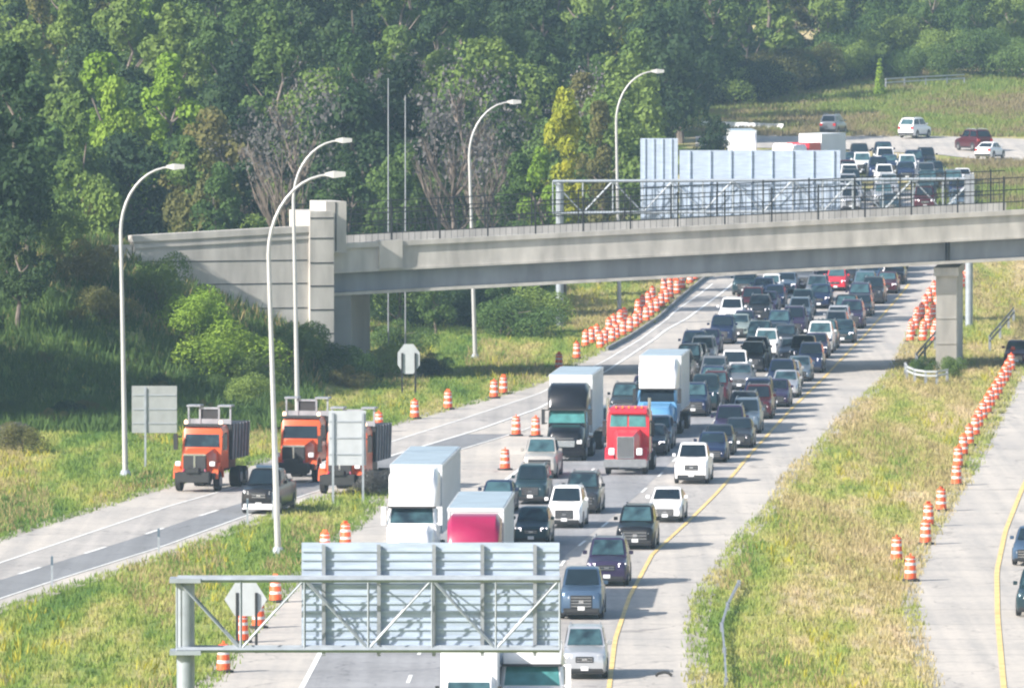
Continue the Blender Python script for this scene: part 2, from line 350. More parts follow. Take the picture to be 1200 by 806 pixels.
def crown_mesh(seed, H, Rr, n=2300, size=.3, base=.28, conic=0.):
    r = random.Random(seed); lobes = []
    for i in range(34):
        t = r.random(); z = H*(base+.04+(.92-base)*t); prof = math.sin(math.pi*min(1, .18+.78*t))**.7
        if conic: prof = prof*(1-conic)+(1-t)*conic
        a = r.random()*6.283; q = Rr*prof*math.sqrt(r.random())*.85
        lobes.append((q*math.cos(a), q*math.sin(a), z, Rr*(.17+.25*r.random())*(1-.35*t)))
    lobes.append((0, 0, H*.86, Rr*.3))
    return leafcloud(seed, lobes, n, size, 'crown')
def trunk_mesh(seed, H, r0=.3, limbs=7, top=.8, twigs=0):
    r = random.Random(seed); b = MB()
    pts = [(r.uniform(-.15, .15)*k, r.uniform(-.15, .15)*k, H*top*k/6-.6*(k == 0)) for k in range(7)]
    b.tube(pts, [r0*(1-.8*k/6) for k in range(7)], 7)
    for i in range(limbs):
        k = r.uniform(.3, .95); p = pts[int(k*6)]; a = r.random()*6.283; ln = H*.3*(1.2-k)
        q = (p[0]+ln*.75*math.cos(a), p[1]+ln*.75*math.sin(a), p[2]+ln*.8)
        md = ((p[0]+q[0])/2, (p[1]+q[1])/2, (p[2]+q[2])/2-.1*ln)
        b.tube([p, md, q], [r0*.38, r0*.26, r0*.08], 5)
        for j in range(twigs):
            a2 = a+r.uniform(-1.3, 1.3); l2 = ln*r.uniform(.4, .8); s = Vector(md).lerp(Vector(q), r.random())
            b.tube([tuple(s), (s.x+l2*.5*math.cos(a2), s.y+l2*.5*math.sin(a2), s.z+l2*.9)], [r0*.16, r0*.05], 3)
    m = b.mesh('trunk'); m.materials.append(M['bark']); return m
PROT = {}
for i in range(7): PROT['broad', i] = (crown_mesh(10+i, 10, 3.7+.35*(i % 3), 7000, .155), trunk_mesh(30+i, 10))
for i in range(4): PROT['tall', i] = (crown_mesh(50+i, 13, 2.7+.3*(i % 2), 7000, .15, .1, .3), trunk_mesh(60+i, 13, .25))
for i in range(3): PROT['bush', i] = (leafcloud(80+i, [(random.Random(i*9+k).uniform(-1.1, 1.1), random.Random(i*7+k+3).uniform(-1.1, 1.1), .5+random.Random(i+k*3).random()*1.1, .45+.35*random.Random(k+i).random()) for k in range(11)], 8000, .042, 'foliage'), trunk_mesh(90+i, 2, .05, 9, .7))
for i in range(2): PROT['bare', i] = (leafcloud(120+i, [(random.Random(i*9+k).uniform(-2.4, 2.4), random.Random(i*7+k+3).uniform(-2.4, 2.4), 5+random.Random(i+k*3).random()*4.4, .9+.8*random.Random(k+i).random()) for k in range(16)], 1300, .1, 'crown', core=.1), trunk_mesh(130+i, 10, .22, 34, .9, 9))
PROT['poplar', 0] = (leafcloud(140, [(0, 0, 1+k*.9, 1.1-.09*k) for k in range(9)], 1500, .2, 'crown'), trunk_mesh(141, 8, .15))
VAR = {}
def plant(kind, x, y, s, leaf, label, group, name='tree', cat='tree', sz=None, z=None):
    i = rng.randrange(len([k for k in PROT if k[0] == kind])); cm, tm = PROT[kind, i]
    key = (kind, i, leaf)
    if key not in VAR: c = cm.copy(); c.materials.append(M[leaf]); VAR[key] = c
    e = empty(name, (x, y, (TZ(x, y) if z is None else z)-.15), rng.random()*6.28); e.scale = (s, s, s*(sz or 1))
    t = bpy.data.objects.new('stem' if kind == 'bush' else 'trunk', tm); COL.objects.link(t); t.parent = e
    c = bpy.data.objects.new('foliage' if kind == 'bush' else 'crown', VAR[key]); COL.objects.link(c); c.parent = e
    return tag(e, label, cat, group)
# ---- individual trees that can be told apart
def tree_at(kind, px, ytop, y, leaf, label, group=None, s=None, name='tree', cat='tree', sz=None):
    """a tree at distance y whose top shows at photo height ytop"""
    p = D(px, ytop, y); zb = TZ(p.x, y); Hn = {'broad': 9.6, 'tall': 12.5, 'bare': 9.8, 'poplar': 9.6, 'bush': 2.1}[kind]
    s = max(s or 0, (p.z-zb)/Hn/1.35, .45) if s else max(.45, (p.z-zb)/Hn)
    return plant(kind, p.x, y, s, leaf, label, group, name, cat, sz=max(.6, min(1.4, (p.z-zb)/Hn/s)), z=zb)
T_ = tree_at
T_('tall', 660, 108, 776, 'leaf_yellow', 'bright yellow autumn tree between two curved lamps behind the overpass', s=1.0)
T_('tall', 632, 178, 752, 'leaf_lime', 'rounded yellow green tree just left of the far sign gantry', s=.85)
T_('tall', 702, 124, 790, 'leaf_olive', 'olive and gold tree standing right behind the tallest curved lamp', s=.9)
T_('broad', 238, 185, 745, 'leaf_olive', 'small olive tree above the left end of the overpass', s=.55)
T_('bare', 535, 80, 760, 'twig', 'big grey leafless tree above the middle of the overpass', s=1.15)
T_('bare', 335, 95, 745, 'twig', 'grey leafless tree left of the tall twin curved lamps', s=1.1)
T_('bare', 690, 80, 850, 'twig', 'leafless grey tree behind the golden trees', s=.95)
T_('bare', 455, 66, 835, 'twig', 'thin grey leafless tree behind the two bare poles', s=.85)
T_('bare', 285, 150, 770, 'twig', 'low purple grey leafless tree over the wing wall', s=.75)
T_('bare', 575, 130, 790, 'twig', 'small leafless tree right of the curved lamp over the overpass', s=.7)
T_('tall', 90, 118, 712, 'leaf_light', 'pale green tree beside the big dark tree on the left', s=1.0)
T_('broad', 112, 215, 700, 'leaf_light', 'pale green small tree above the left wing wall', s=.6)
T_('tall', 132, 100, 760, 'leaf_lime', 'lime green tree behind the pale green tree on the left', s=.8)
T_('broad', 470, 185, 762, 'leaf_mid', 'rounded grey green tree behind the bridge between two thin poles', s=.62)
T_('broad', 835, 140, 905, 'leaf_dark', 'dark green bush tree left of the white barrier by the far sign', s=.6)
T_('poplar', 1031, 62, 1075, 'leaf_lime', 'narrow lime green poplar alone on the far slope', s=.62)
T_('broad', 1052, -25, 1180, 'leaf_red', 'reddish autumn tree at the top of the far wood', s=.6)
T_('tall', 735, 25, 990, 'leaf_yellow', 'slim yellow tree high in the wood above the tall curved lamp', s=.45)
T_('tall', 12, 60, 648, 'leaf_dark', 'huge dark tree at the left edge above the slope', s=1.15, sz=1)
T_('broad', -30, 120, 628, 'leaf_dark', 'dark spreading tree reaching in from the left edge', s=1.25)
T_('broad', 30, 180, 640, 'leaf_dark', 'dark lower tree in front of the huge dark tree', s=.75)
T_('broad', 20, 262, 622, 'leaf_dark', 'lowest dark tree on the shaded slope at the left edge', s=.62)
# trees out of the frame on the left that shade the slope
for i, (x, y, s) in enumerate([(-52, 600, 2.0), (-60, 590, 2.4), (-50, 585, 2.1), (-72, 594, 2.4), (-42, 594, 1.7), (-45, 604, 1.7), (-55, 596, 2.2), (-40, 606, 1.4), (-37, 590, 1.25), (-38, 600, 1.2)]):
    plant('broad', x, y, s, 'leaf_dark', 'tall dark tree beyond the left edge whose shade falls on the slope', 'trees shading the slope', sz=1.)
# ---- forest: rows of trees climbing the hill behind the bridge
def occupied(x, y): return x > rampL(y)-4
count = 0
FL = {'leaf_dark': 'dark green', 'leaf_mid': 'mid green', 'leaf_light': 'light green', 'leaf_olive': 'olive green', 'leaf_lime': 'yellow green', 'twig': 'grey leafless', 'leaf_yellow': 'yellow', 'leaf_red': 'reddish'}
y = 705.
while y < 1000:
    pxs = -45+rng.random()*40
    while pxs < 1000:
        x = (pxs-600)*y/FPX
        lim = 640 if y < 740 else 655 if y < 790 else 720 if y < 830 else 760 if y < 880 else 815
        if pxs < lim and not occupied(x, y) and not (120 < pxs < 640 and y < 712):
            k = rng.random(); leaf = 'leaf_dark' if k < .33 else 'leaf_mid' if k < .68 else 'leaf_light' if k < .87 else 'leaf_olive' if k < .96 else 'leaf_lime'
            kind = 'tall' if rng.random() < .4 else 'broad'
            s = rng.uniform(1.0, 1.5)*(1 if y > 740 else .8)
            if y < 735: s *= .65 if pxs > 300 else .9
            elif y < 790 and pxs > 300: s *= .8
            if abs(pxs-665) < 62 and y < 815: pxs += 20; continue
            if abs(pxs-535) < 50 and y < 830: s *= .55
            if abs(pxs-330) < 45 and y < 800: s *= .55
            plant(kind, x+rng.uniform(-1, 1), y+rng.uniform(-6, 6), s, leaf, FL[leaf]+' tree in the dense wood left of the highway behind the overpass', FL[leaf]+' trees of the wood behind the overpass'); count += 1
        pxs += rng.uniform(38, 74)*(1.0 if y < 850 else .95)
    y += 21+ (y-700)*.04
y = 1120.
while y < 1330:
    pxs = 560+rng.random()*30
    while pxs < 1240:
        x = (pxs-600)*y/FPX
        if True:
            k = rng.random(); leaf = 'leaf_dark' if k < .16 else 'leaf_mid' if k < .55 else 'leaf_light' if k < .86 else 'leaf_olive' if k < .93 else 'leaf_lime'
            s = rng.uniform(1.0, 1.45)*(.75 if y < 1140 else 1.1)
            plant('tall' if rng.random() < .5 else 'broad', x, y+rng.uniform(-8, 8), s, leaf, FL[leaf]+' tree in the far wood above the far grass slope', FL[leaf]+' trees of the far wood'); count += 1
        pxs += rng.uniform(30, 55)
    y += 42
y = 1010.
while y < 1110:
    pxs = 520
    while pxs < 765+(y-1010)*1.7:
        x = (pxs-600)*y/FPX; leaf = rng.choice(['leaf_light', 'leaf_mid', 'leaf_light', 'leaf_mid'])
        plant('tall', x, y+rng.uniform(-8, 8), rng.uniform(1.1, 1.5), leaf, FL[leaf]+' tree in the middle of the wood left of the far slope', FL[leaf]+' trees left of the far slope'); count += 1
        pxs += rng.uniform(34, 60)
    y += 24
for i in range(30):
    px = 560+i*23; yb_ = rng.uniform(1330, 1420); x = (px-600)*yb_/FPX
    plant('broad', x, yb_, rng.uniform(1.4, 1.8), rng.choice(['leaf_mid', 'leaf_dark', 'leaf_light']), 'broad tree in the last row of the far wood at the top of the picture', 'last trees of the far wood')
for i in range(30):
    px = rng.uniform(850, 1010); yb_ = 1062+(px-850)*.3+rng.uniform(-6, 10); plant('bush', (px-600)*yb_/FPX, yb_, rng.uniform(1.4, 2.6), rng.choice(['leaf_mid', 'leaf_dark', 'leaf_light', 'leaf_olive']), 'leafy bush under the trees at the left end of the far slope', 'bushes at the left end of the far slope', 'bush', 'bush')
for i in range(46):
    px = rng.uniform(990, 1215); yb_ = rng.uniform(1120, 1170); plant('bush', (px-600)*yb_/FPX, yb_, rng.uniform(2.2, 3.6), rng.choice(['leaf_mid', 'leaf_dark', 'leaf_light']), 'tall bush between the trunks of the far wood', 'bushes inside the far wood', 'bush', 'bush')
# shrubs of the far slope edge
for px in range(800, 1215, 19):
    p = D(px, 100-(px-830)*.03 if px > 900 else 128, 1095); plant('bush', p.x, 1105+rng.uniform(-8, 8), rng.uniform(1.6, 2.8), rng.choice(['leaf_mid', 'leaf_light', 'leaf_mid', 'leaf_dark']), 'leafy bush in the hedge along the foot of the far wood', 'bushes at the foot of the far wood', 'bush', 'bush')
# shrubs on the left slope, under the bridge and by the pier (photo x, photo y of the foot, distance, size, colour)
def bush(px, y, s, leaf, label, group=None):
    e = plant('bush', (px-600)*y/FPX, y, s, leaf, label, group, 'bush', 'bush'); e.scale = (s*rng.uniform(.7, 1.1), s*rng.uniform(.9, 1.3), s*rng.uniform(.8, 1.05)); return e
for px, y, s, leaf, lab in [(262, 629, 2.3, 'leaf_lime', 'tall bright lime green bush against the bridge wing wall'), (225, 632, 1.8, 'leaf_lime', 'lime green bush left of the tallest lime bush on the slope'),
    (295, 628, 1.5, 'leaf_light', 'light green bush below the wing wall right of the lime bushes'), (190, 636, 1.7, 'leaf_light', 'light green bush beside the shaded end of the wing wall'),
    (70, 640, 1.6, 'leaf_light', 'light green bush at the crest of the left slope'), (100, 634, 1.5, 'leaf_olive', 'olive bush on the crest of the left slope'), (130, 628, 1.5, 'leaf_olive', 'brownish olive bush at the left lamp on the slope'),
    (350, 640, 1.4, 'leaf_mid', 'green bush at the foot of the square bridge tower'), (385, 642, 1.3, 'leaf_mid', 'green bush in front of the bridge abutment corner'),
    (300, 612, 1.2, 'leaf_light', 'loose light green bush at the lower edge of the slope'),
    (420, 648, 1.3, 'leaf_mid', 'green bush right of the abutment foot'), (445, 655, 1.3, 'leaf_light', 'light green bush right of the abutment under the deck'), (405, 640, 1.0, 'leaf_olive', 'olive bush left of the octagonal sign'),
    (510, 660, 1.0, 'leaf_dark', 'dark low bush beside the lamp foot under the bridge'), (465, 690, 1.6, 'leaf_mid', 'green bush behind the octagonal sign under the bridge'),
    (598, 722, 1.9, 'leaf_mid', 'rounded green bush seen under the bridge left of the gantry post'), (620, 728, 1.7, 'leaf_light', 'light green bush beside the gantry post foot'), (575, 735, 1.8, 'leaf_dark', 'dark bush behind the rounded bush under the bridge'),
    (6, 566, .9, 'twig', 'brown reddish weed bush in the grass at the left edge'), (24, 562, .9, 'leaf_olive', 'olive weed bush at the left edge above the ramp'), (1118, 655, .8, 'leaf_light', 'light green bush at the foot of the bridge pier'), (1080, 662, .7, 'leaf_mid', 'green weed bush behind the curled guardrail'),
    (437, 520, .9, 'twig', 'grey twiggy bush right of the large grey sign back')]:
    bush(px, y, s, leaf, lab)
for i in range(34):
    px = rng.uniform(-10, 350); y = rng.uniform(590, 630); bush(px, y, rng.uniform(.35, .8), rng.choice(['leaf_mid', 'leaf_dark', 'leaf_olive', 'leaf_mid']), 'green bush in the shaded undergrowth of the left slope', 'bushes in the shade of the slope')
for i in range(26):
    px = rng.uniform(405, 640); y = rng.uniform(735, 790); bush(px, y, rng.uniform(1.2, 2.4), rng.choice(['leaf_dark', 'leaf_dark', 'leaf_mid']), 'dark bush in the shaded thicket seen under the bridge', 'bushes seen under the bridge')
# ---- grass and weeds (uncountable)
def tufts(name, n, hmin, hmax, mat, region, seed, wd=.07, blades=5, spread=.35, box=(-45, 60, 375, 860)):
    r = np.random.RandomState(seed); V = []; F = []; k = 0; tries = 0
    while k < n and tries < n*12:
        tries += 1; x = r.uniform(box[0], box[1]); y = r.uniform(box[2], box[3])
        if abs(x) > y*.0575: continue
        if not region(x, y): continue
        z = TZ(x, y); c = r.uniform(.7, 1.3); k += 1
        for j in range(blades):
            a = r.rand()*6.283; q = r.rand()*spread; bx = x+q*math.cos(a); by = y+q*math.sin(a); h = r.uniform(hmin, hmax)*c; l = r.uniform(-.35, .35)*h; l2 = r.uniform(-.35, .35)*h
            t = r.rand()*6.283; ux = math.cos(t)*wd; uy = math.sin(t)*wd; i = len(V)
            V += [(bx-ux, by-uy, z-.03), (bx+ux, by+uy, z-.03), (bx+l+ux*.5, by+l2+uy*.5, z+h*.75), (bx+l*1.4, by+l2*1.4, z+h)]
            F.append((i, i+1, i+2, i+3))
    m = bpy.data.meshes.new(name); m.from_pydata(V, [], F); m.materials.append(M[mat]); o = bpy.data.objects.new(name, m); COL.objects.link(o); tag(o, kind='stuff'); return o
def onroad(x, y, e=.3):
    if y < APEX: a = rampL(y)-e < x < rampR(y)+e or mainL(y)-e < x < mainR(y)+e
    else: a = rampL(y)-e < x < mainR(y)+e
    return a or (rightL(y)-e < x < rightL(y)+15+e)
tag(tufts('grass', 80000, .08, .3, 'grass', lambda x, y: not onroad(x, y, .02) and (x > -14 or y < 600 or y > 700), 1, .038, 6, .4), 'yellow green unmown grass on the verges and the median', 'grass')
tag(tufts('dry_grass', 11000, .2, .5, 'straw', lambda x, y: not onroad(x, y, .8) and math.sin(x*.7+y*.03)+math.sin(y*.05+x*.2) > .2, 2, .03, 6), 'dry straw coloured grass between the green grass', 'grass')
tag(tufts('goldenrod', 900, .25, .55, 'goldenrod', lambda x, y: not onroad(x, y, 1.0) and math.sin(x*.9+2)+math.sin(y*.07+x*.4) > .75, 3, .05, 7), 'yellow flowering weeds in patches on the verges', 'weeds')
tag(tufts('dry_undergrowth', 6000, .3, 1.0, 'straw', lambda x, y: x < -13 and 630 < y < 660, 14, .05, 8, .6), 'dry brown weeds covering the upper embankment', 'undergrowth')  # dry weeds whose pale tone also paints the sunlight on the upper bank
tag(tufts('undergrowth', 12000, .3, 1.1, 'leaf_mid', lambda x, y: x < -13 and 585 < y < 660, 4, .06, 9, .6), 'green undergrowth covering the embankment below the wing wall', 'undergrowth')
def far_ok(x, y):
    if y > 1000: return True
    p = proj(x, y, hb(y)); return p[1] > 190 and p[0] > 1095 or p[1] < 150
tag(tufts('slope_grass', 26000, .2, .65, 'slope_weeds', far_ok, 5, .06, 6, .8, (15, 70, 850, 1110)), 'tall brownish grass and weeds on the far slope', 'grass')
# ---------------------------------------------------------------- overpass
BD = Vector((1, .36, 0)).normalized(); BN = Vector((-BD.y, BD.x, 0))          # along / away from camera
B0 = Vector((-11.9, 652, 0))
def bs(px): # distance along the bridge of a photo column
    k = (px-600)/FPX; return (B0.x-k*B0.y)/(k*BD.y-BD.x)
def bp(s, t, z): return tuple(B0+BD*s+BN*t+Vector((0, 0, z)))
def bslope(s): return .036*s
def bprism(b, s0, s1, prof, sl=True):
    """profile (t,z) extruded along the bridge, following its gentle climb"""
    return b.loft([[bp(s, t, z+(bslope(s) if sl else 0)) for t, z in prof] for s in (s0, s1)])
RD = Vector((.088, 1, 0))
def bq(s, t, z): return tuple(B0+BD*s+BN*.9+RD*(t-.9)+Vector((0, 0, z)))
over = empty('overpass', bp(0, 0, 0)); tag(over, 'pale concrete road overpass with steel girders spanning the whole highway', 'bridge')
def ob(b, name, mat, parent=over, **k):
    o = b.build(name, M[mat], parent, **k)
    for v in o.data.vertices: v.co -= Vector(off_of(parent))
    return o
def off_of(o):
    p = Vector((0, 0, 0))
    while o: p += Vector(o.location); o = o.parent
    return p
S1 = bs(1260)
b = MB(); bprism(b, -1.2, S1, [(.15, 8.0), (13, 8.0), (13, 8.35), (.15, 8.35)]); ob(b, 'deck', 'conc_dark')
b = MB(); bprism(b, -1.2, S1, [(-.05, 7.72), (.35, 7.72), (.35, 9.25), (.0, 9.25)]); bprism(b, -1.2, S1, [(-.2, 9.25), (.4, 9.25), (.4, 9.6), (-.2, 9.6)])
bprism(b, -1.2, S1, [(-.14, 7.55), (.2, 7.55), (.2, 7.72), (-.14, 7.72)]); ob(b, 'near_parapet', 'conc')
b = MB(); bprism(b, -1.2, S1, [(12.7, 7.72), (13.1, 7.72), (13.1, 9.6), (12.7, 9.6)]); ob(b, 'far_parapet', 'conc')
for k, t in enumerate((.55, 3.6, 6.6, 9.6, 12.2)):
    b = MB(); bprism(b, -.6, S1, [(t-.06, 6.2), (t+.06, 6.2), (t+.06, 7.85), (t-.06, 7.85)])
    gi = ob(b, 'girder', 'girder'); b = MB(); bprism(b, -.6, S1, [(t-.4, 5.98), (t+.3, 5.98), (t+.3, 6.19), (t-.4, 6.19)]); ob(b, 'bottom_flange', 'conc', gi)  # flange painted paler than the web: light bounced off the ground, put into its colour
b = MB(); s = bs(1113); b.loft([[bp(q, t, z+bslope(s)) for t, z in ((.2, 6.2), (.5, 6.2), (.5, 7.7), (.2, 7.7))] for q in (s-.12, s+.12)]); ob(b, 'girder_splice', 'dark_steel')
s0, s1 = bs(1102), bs(1127); b = MB()
b.loft([[bq(q, t, z) for t, z in ((.9, -.5), (12.4, -.5), (12.4, 6.75), (.9, 6.75))] for q in (s0+.05, s1)])
for zz in (1.9, 3.7, 5.5): b.loft([[bq(q, t, z) for t, z in ((.86, zz), (.9, zz), (.9, zz+.08), (.86, zz+.08))] for q in (s0+.05, s1)])
ob(b, 'pier', 'conc'); b = MB(); b.loft([[bq(q, t, z) for t, z in ((.6, 6.75), (12.8, 6.75), (12.8, 7.35), (.6, 7.35))] for q in (s0-.1, s1+.15)]); ob(b, 'pier_cap', 'conc')
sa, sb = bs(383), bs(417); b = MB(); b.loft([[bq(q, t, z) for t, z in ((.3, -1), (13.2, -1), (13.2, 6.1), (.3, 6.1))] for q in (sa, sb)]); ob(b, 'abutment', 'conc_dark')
# pilaster standing proud on the parapet
b = MB(); q0, q1 = bs(443), bs(470); b.loft([[bp(q, t, z+bslope(q)) for t, z in ((-.3, 7.7), (.42, 7.7), (.42, 9.68), (-.3, 9.68))] for q in (q0, q1)]); ob(b, 'parapet_pilaster', 'conc')
# tower at the abutment: front block, taller rear block, grooves
w0, w1, wt = bs(355), bs(383), bs(401)
b = MB(); b.loft([[bp(q, t, z) for t, z in ((-1.5, -1), (3, -1), (3, 11.9), (-1.5, 11.9))] for q in (w0, w1)])
b.loft([[bp(q, t, z) for t, z in ((-.9, 9.0), (2.6, 9.0), (2.6, 12.55), (-.9, 12.55))] for q in (bs(377), wt)])
tw = ob(b, 'abutment_tower', 'conc')
b = MB(); 
for zz in (3.4, 5.05, 6.7, 8.3, 10.0, 11.4):
    b = MB(); b.loft([[bp(q, t, z) for t, z in ((-1.53, zz), (-1.5, zz), (-1.5, zz+.07), (-1.53, zz+.07))] for q in (w0+.02, w1-.02)]); ob(b, 'tower_groove', 'dark_steel', tw)
b = MB(); b.loft([[bp(q, t, z) for t, z in ((-.93, 9.1), (-.9, 9.1), (-.9, 12.5), (-.93, 12.5))] for q in (bs(388), bs(389.2))]); ob(b, 'tower_groove', 'dark_steel', tw)
# wing wall with stepped coping
v0, v1 = bs(150), w0
b = MB(); b.loft([[bp(q, t, z) for t, z in ((-1.2, -1), (-.4, -1), (-.4, h), (-1.2, h))] for q, h in ((v0, 9.9), (v1-.01, 10.45))])
b.loft([[bp(q, t, z) for t, z in ((-1.35, h-.45), (-.3, h-.45), (-.3, h), (-1.35, h))] for q, h in ((v0-.1, 10.35), (v1-.01, 10.9))])
b.loft([[bp(q, t, z) for t, z in ((-1.3, h-.9), (-1.2, h-.9), (-1.2, h-.7), (-1.3, h-.7))] for q, h in ((v0, 10.35), (v1-.01, 10.9))])
wv = bs(124); b.loft([[bp(q, t, z) for t, z in ((-1.2, 2), (-.4, 2), (-.4, 9.7), (-1.2, 9.7))] for q in (wv, v0-.12)])
ww = ob(b, 'wing_wall', 'conc')
b = MB()
for zz in (3.6, 5.2, 6.9, 8.5): b.loft([[bp(q, t, z) for t, z in ((-1.225, zz), (-1.2, zz), (-1.2, zz+.06), (-1.225, zz+.06))] for q in (v0+.1, v1-.1)])
ob(b, 'wall_groove', 'dark_steel', ww)
# railing: posts and rails, near and far side (one post = one part)
for side, t, ph in ((0, .1, 0), (1, 12.9, .8)):
    b = MB()
    for zz in (10.15, 11.0, 11.85): bprism(b, bs(403), S1, [(t-.03, zz), (t+.03, zz), (t+.03, zz+.07), (t-.03, zz+.07)])
    ra = ob(b, 'railing', 'dark_steel')
    s = bs(403)+ph; n = 0
    while s < S1:
        b = MB(); z = bslope(s); b.loft([[bp(q, u, zz) for u, zz in ((t-.045, 9.5+z), (t+.045, 9.5+z), (t+.045, 12.05+z), (t-.045, 12.05+z))] for q in (s-.045, s+.045)]); ob(b, 'railing_post', 'dark_steel', ra); s += 3.55; n += 1
    b = MB(); s = bs(403)+.3
    while s < S1: b.bar(bp(s, t, 9.6+bslope(s)), bp(s, t, 11.85+bslope(s)), .014); s += .45
    o = ob(b, 'balusters', 'dark_steel', ra)
for px, top, lab in ((455, 92, 'left of two thin tall poles rising behind the overpass railing'), (475, 112, 'right of two thin tall poles rising behind the overpass railing')):
    yq = bridge_y((px-600)*.06)+16.5; p = Vector(((px-600)*yq/FPX, yq, 0)); zt = D(px, top, p.y).z; zb = TZ(p.x, p.y)
    b = MB(); b.tube([(0, 0, -.3), (0, 0, (zt-zb)*.5), (0, 0, zt-zb)], [.06, .05, .035], 8); tag(b.build('thin_pole', M['box_steel'], None, True, (p.x, p.y, zb)), lab, 'pole')
# ---------------------------------------------------------------- curved lamps
def lamp(px, py, hx, hy, bx, label):
    x, y, z = G(px, py); top = D(hx, hy, y); k = y/FPX; H = top.z-z; dx = top.x-x; lean = (bx-px)*k
    r = empty('street_lamp', (x, y, z)); tag(r, label, 'street lamp', 'curved street lamps along the highway')
    hc = H-3.9*(H/18.5); path = [(0, 0, -.2), (lean*.5, 0, hc*.5), (lean, 0, hc)]
    ax = dx-lean; az = H-hc
    for i in range(1, 11):
        a = math.pi/2*i/10; path.append((lean+ax*.86*(1-math.cos(a)), 0, hc+az*math.sin(a)))
    rad = [.17, .13, .105]+[.095-.004*i for i in range(10)]
    path.append((dx-.35, 0, H+.06)); rad.append(.055)
    b = MB(); b.tube(path, rad, 10); b.build('pole', M['lamp_steel'], r, True)
    b = MB(); b.lathe([(.32, 0), (.32, .1), (.24, .3), (.2, .32)], 10); b.build('base_plate', M['galv'], r)
    b = MB(); b.loft([[(dx-.75, y0*.5, H-.04), (dx-.75, -y0*.5, H-.04), (dx-.75, -y0*.5, H+.1), (dx-.75, y0*.5, H+.1)] for y0 in (.2,)]+[[(dx-.3, .22, H-.16), (dx-.3, -.22, H-.16), (dx-.3, -.22, H+.2), (dx-.3, .22, H+.2)], [(dx+.3, .2, H-.08), (dx+.3, -.2, H-.08), (dx+.3, -.2, H+.14), (dx+.3, .2, H+.14)]])
    b.build('lamp_head', M['lamp_steel'], r)
lamp(147, 557, 210, 196, 142, 'leftmost curved grey street lamp in the grass above the ramp')
lamp(326, 648, 398, 205, 315, 'nearest curved street lamp on the grass wedge beside the black pickup')
lamp(349, 500, 407, 165, 344, 'curved street lamp behind the orange trucks in front of the square bridge tower')
lamp(557, 420, 606, 120, 550, 'curved street lamp seen against the wood over the middle of the overpass')
lamp(726, 366, 774, 84, 722, 'tallest looking curved street lamp by the left end of the far sign panels')
# ---------------------------------------------------------------- sign gantries
def truss(b, A, B, h, dp, n, r1=.09, r2=.055):
    A = Vector(A); B = Vector(B); Z = Vector((0, 0, h)); Y = Vector((0, dp, 0))
    for o_ in (Vector((0, 0, 0)), Y):
        b.bar(A+o_, B+o_, r1); b.bar(A+Z+o_, B+Z+o_, r1)
        for i in range(n+1):
            p = A.lerp(B, i/n)+o_; b.bar(p, p+Z, r2)
            if i < n:
                q = A.lerp(B, (i+1)/n)+o_; b.bar(*((p, q+Z) if i % 2 else (p+Z, q)), r2)
    for i in range(n+1):
        p = A.lerp(B, i/n); b.bar(p, p+Y, r2); b.bar(p+Z, p+Z+Y, r2)
        if i < n: b.bar(p, A.lerp(B, (i+1)/n)+Y, r2*.8); b.bar(p+Z, A.lerp(B, (i+1)/n)+Y+Z, r2*.8)
def panel(b, A, B, y, z0, z1, step, ridge=.05, horiz=True):
    b.box(A, B, y, y+.06, z0, z1)
    if horiz:
        z = z0+step/2
        while z < z1-.05: b.box(A+.01, B-.01, y-ridge, y-.002, z-.035, z+.035); z += step
    else:
        x = A+step/2
        while x < B-.05: b.box(x-.05, x+.05, y-ridge, y-.002, z0+.02, z1-.02); x += step
# near cantilever gantry at 300 m
yg = 300.; P = lambda px, py: D(px, py, yg)
ng = empty('sign_gantry', (P(217, 700).x, yg, 0)); tag(ng, 'nearest steel cantilever sign gantry with a truss arm and panel back', 'sign gantry'); ox = P(217, 700).x
def nb(b, name, mat, par=ng, **k):
    b.v = [(x-ox, y-yg, z) for x, y, z in b.v]; return b.build(name, M[mat], par, **k)
b = MB(); b.tube([(ox, yg+.35, -.3), (ox, yg+.35, P(217, 681).z)], .29, 20); nb(b, 'post', 'galv', smooth=True)
b = MB(); b.box(ox-.5, ox+.5, yg-.15, yg+.85, P(0, 764).z-.08, P(0, 764).z+.06); b.box(ox-.5, ox+.5, yg-.15, yg+.85, P(0, 680).z-.07, P(0, 680).z+.07); nb(b, 'mounting_collar', 'galv')
zb, zt = P(0, 761).z, P(0, 679).z
b = MB(); truss(b, (P(206, 0).x, yg-.0, zb), (P(656, 0).x, yg, zt-(zt-zb)), zt-zb, .8, 6, .09, .032); nb(b, 'truss', 'galv')
xa, xb = P(352, 0).x, P(656, 0).x
b = MB(); panel(b, xa, xb, yg+1.05, P(0, 765).z, P(0, 638).z, .28, .05); nb(b, 'sign_panel', 'alu')
for px in (378, 443, 508, 565, 627):
    b = MB(); x = P(px, 0).x; b.box(x-.06, x+.02, yg+.9, yg+1.0, P(0, 771).z, P(0, 640).z); b.box(x-.06, x+.06, yg+.875, yg+.895, P(0, 771).z, P(0, 640).z); nb(b, 'panel_bracket', 'box_steel')
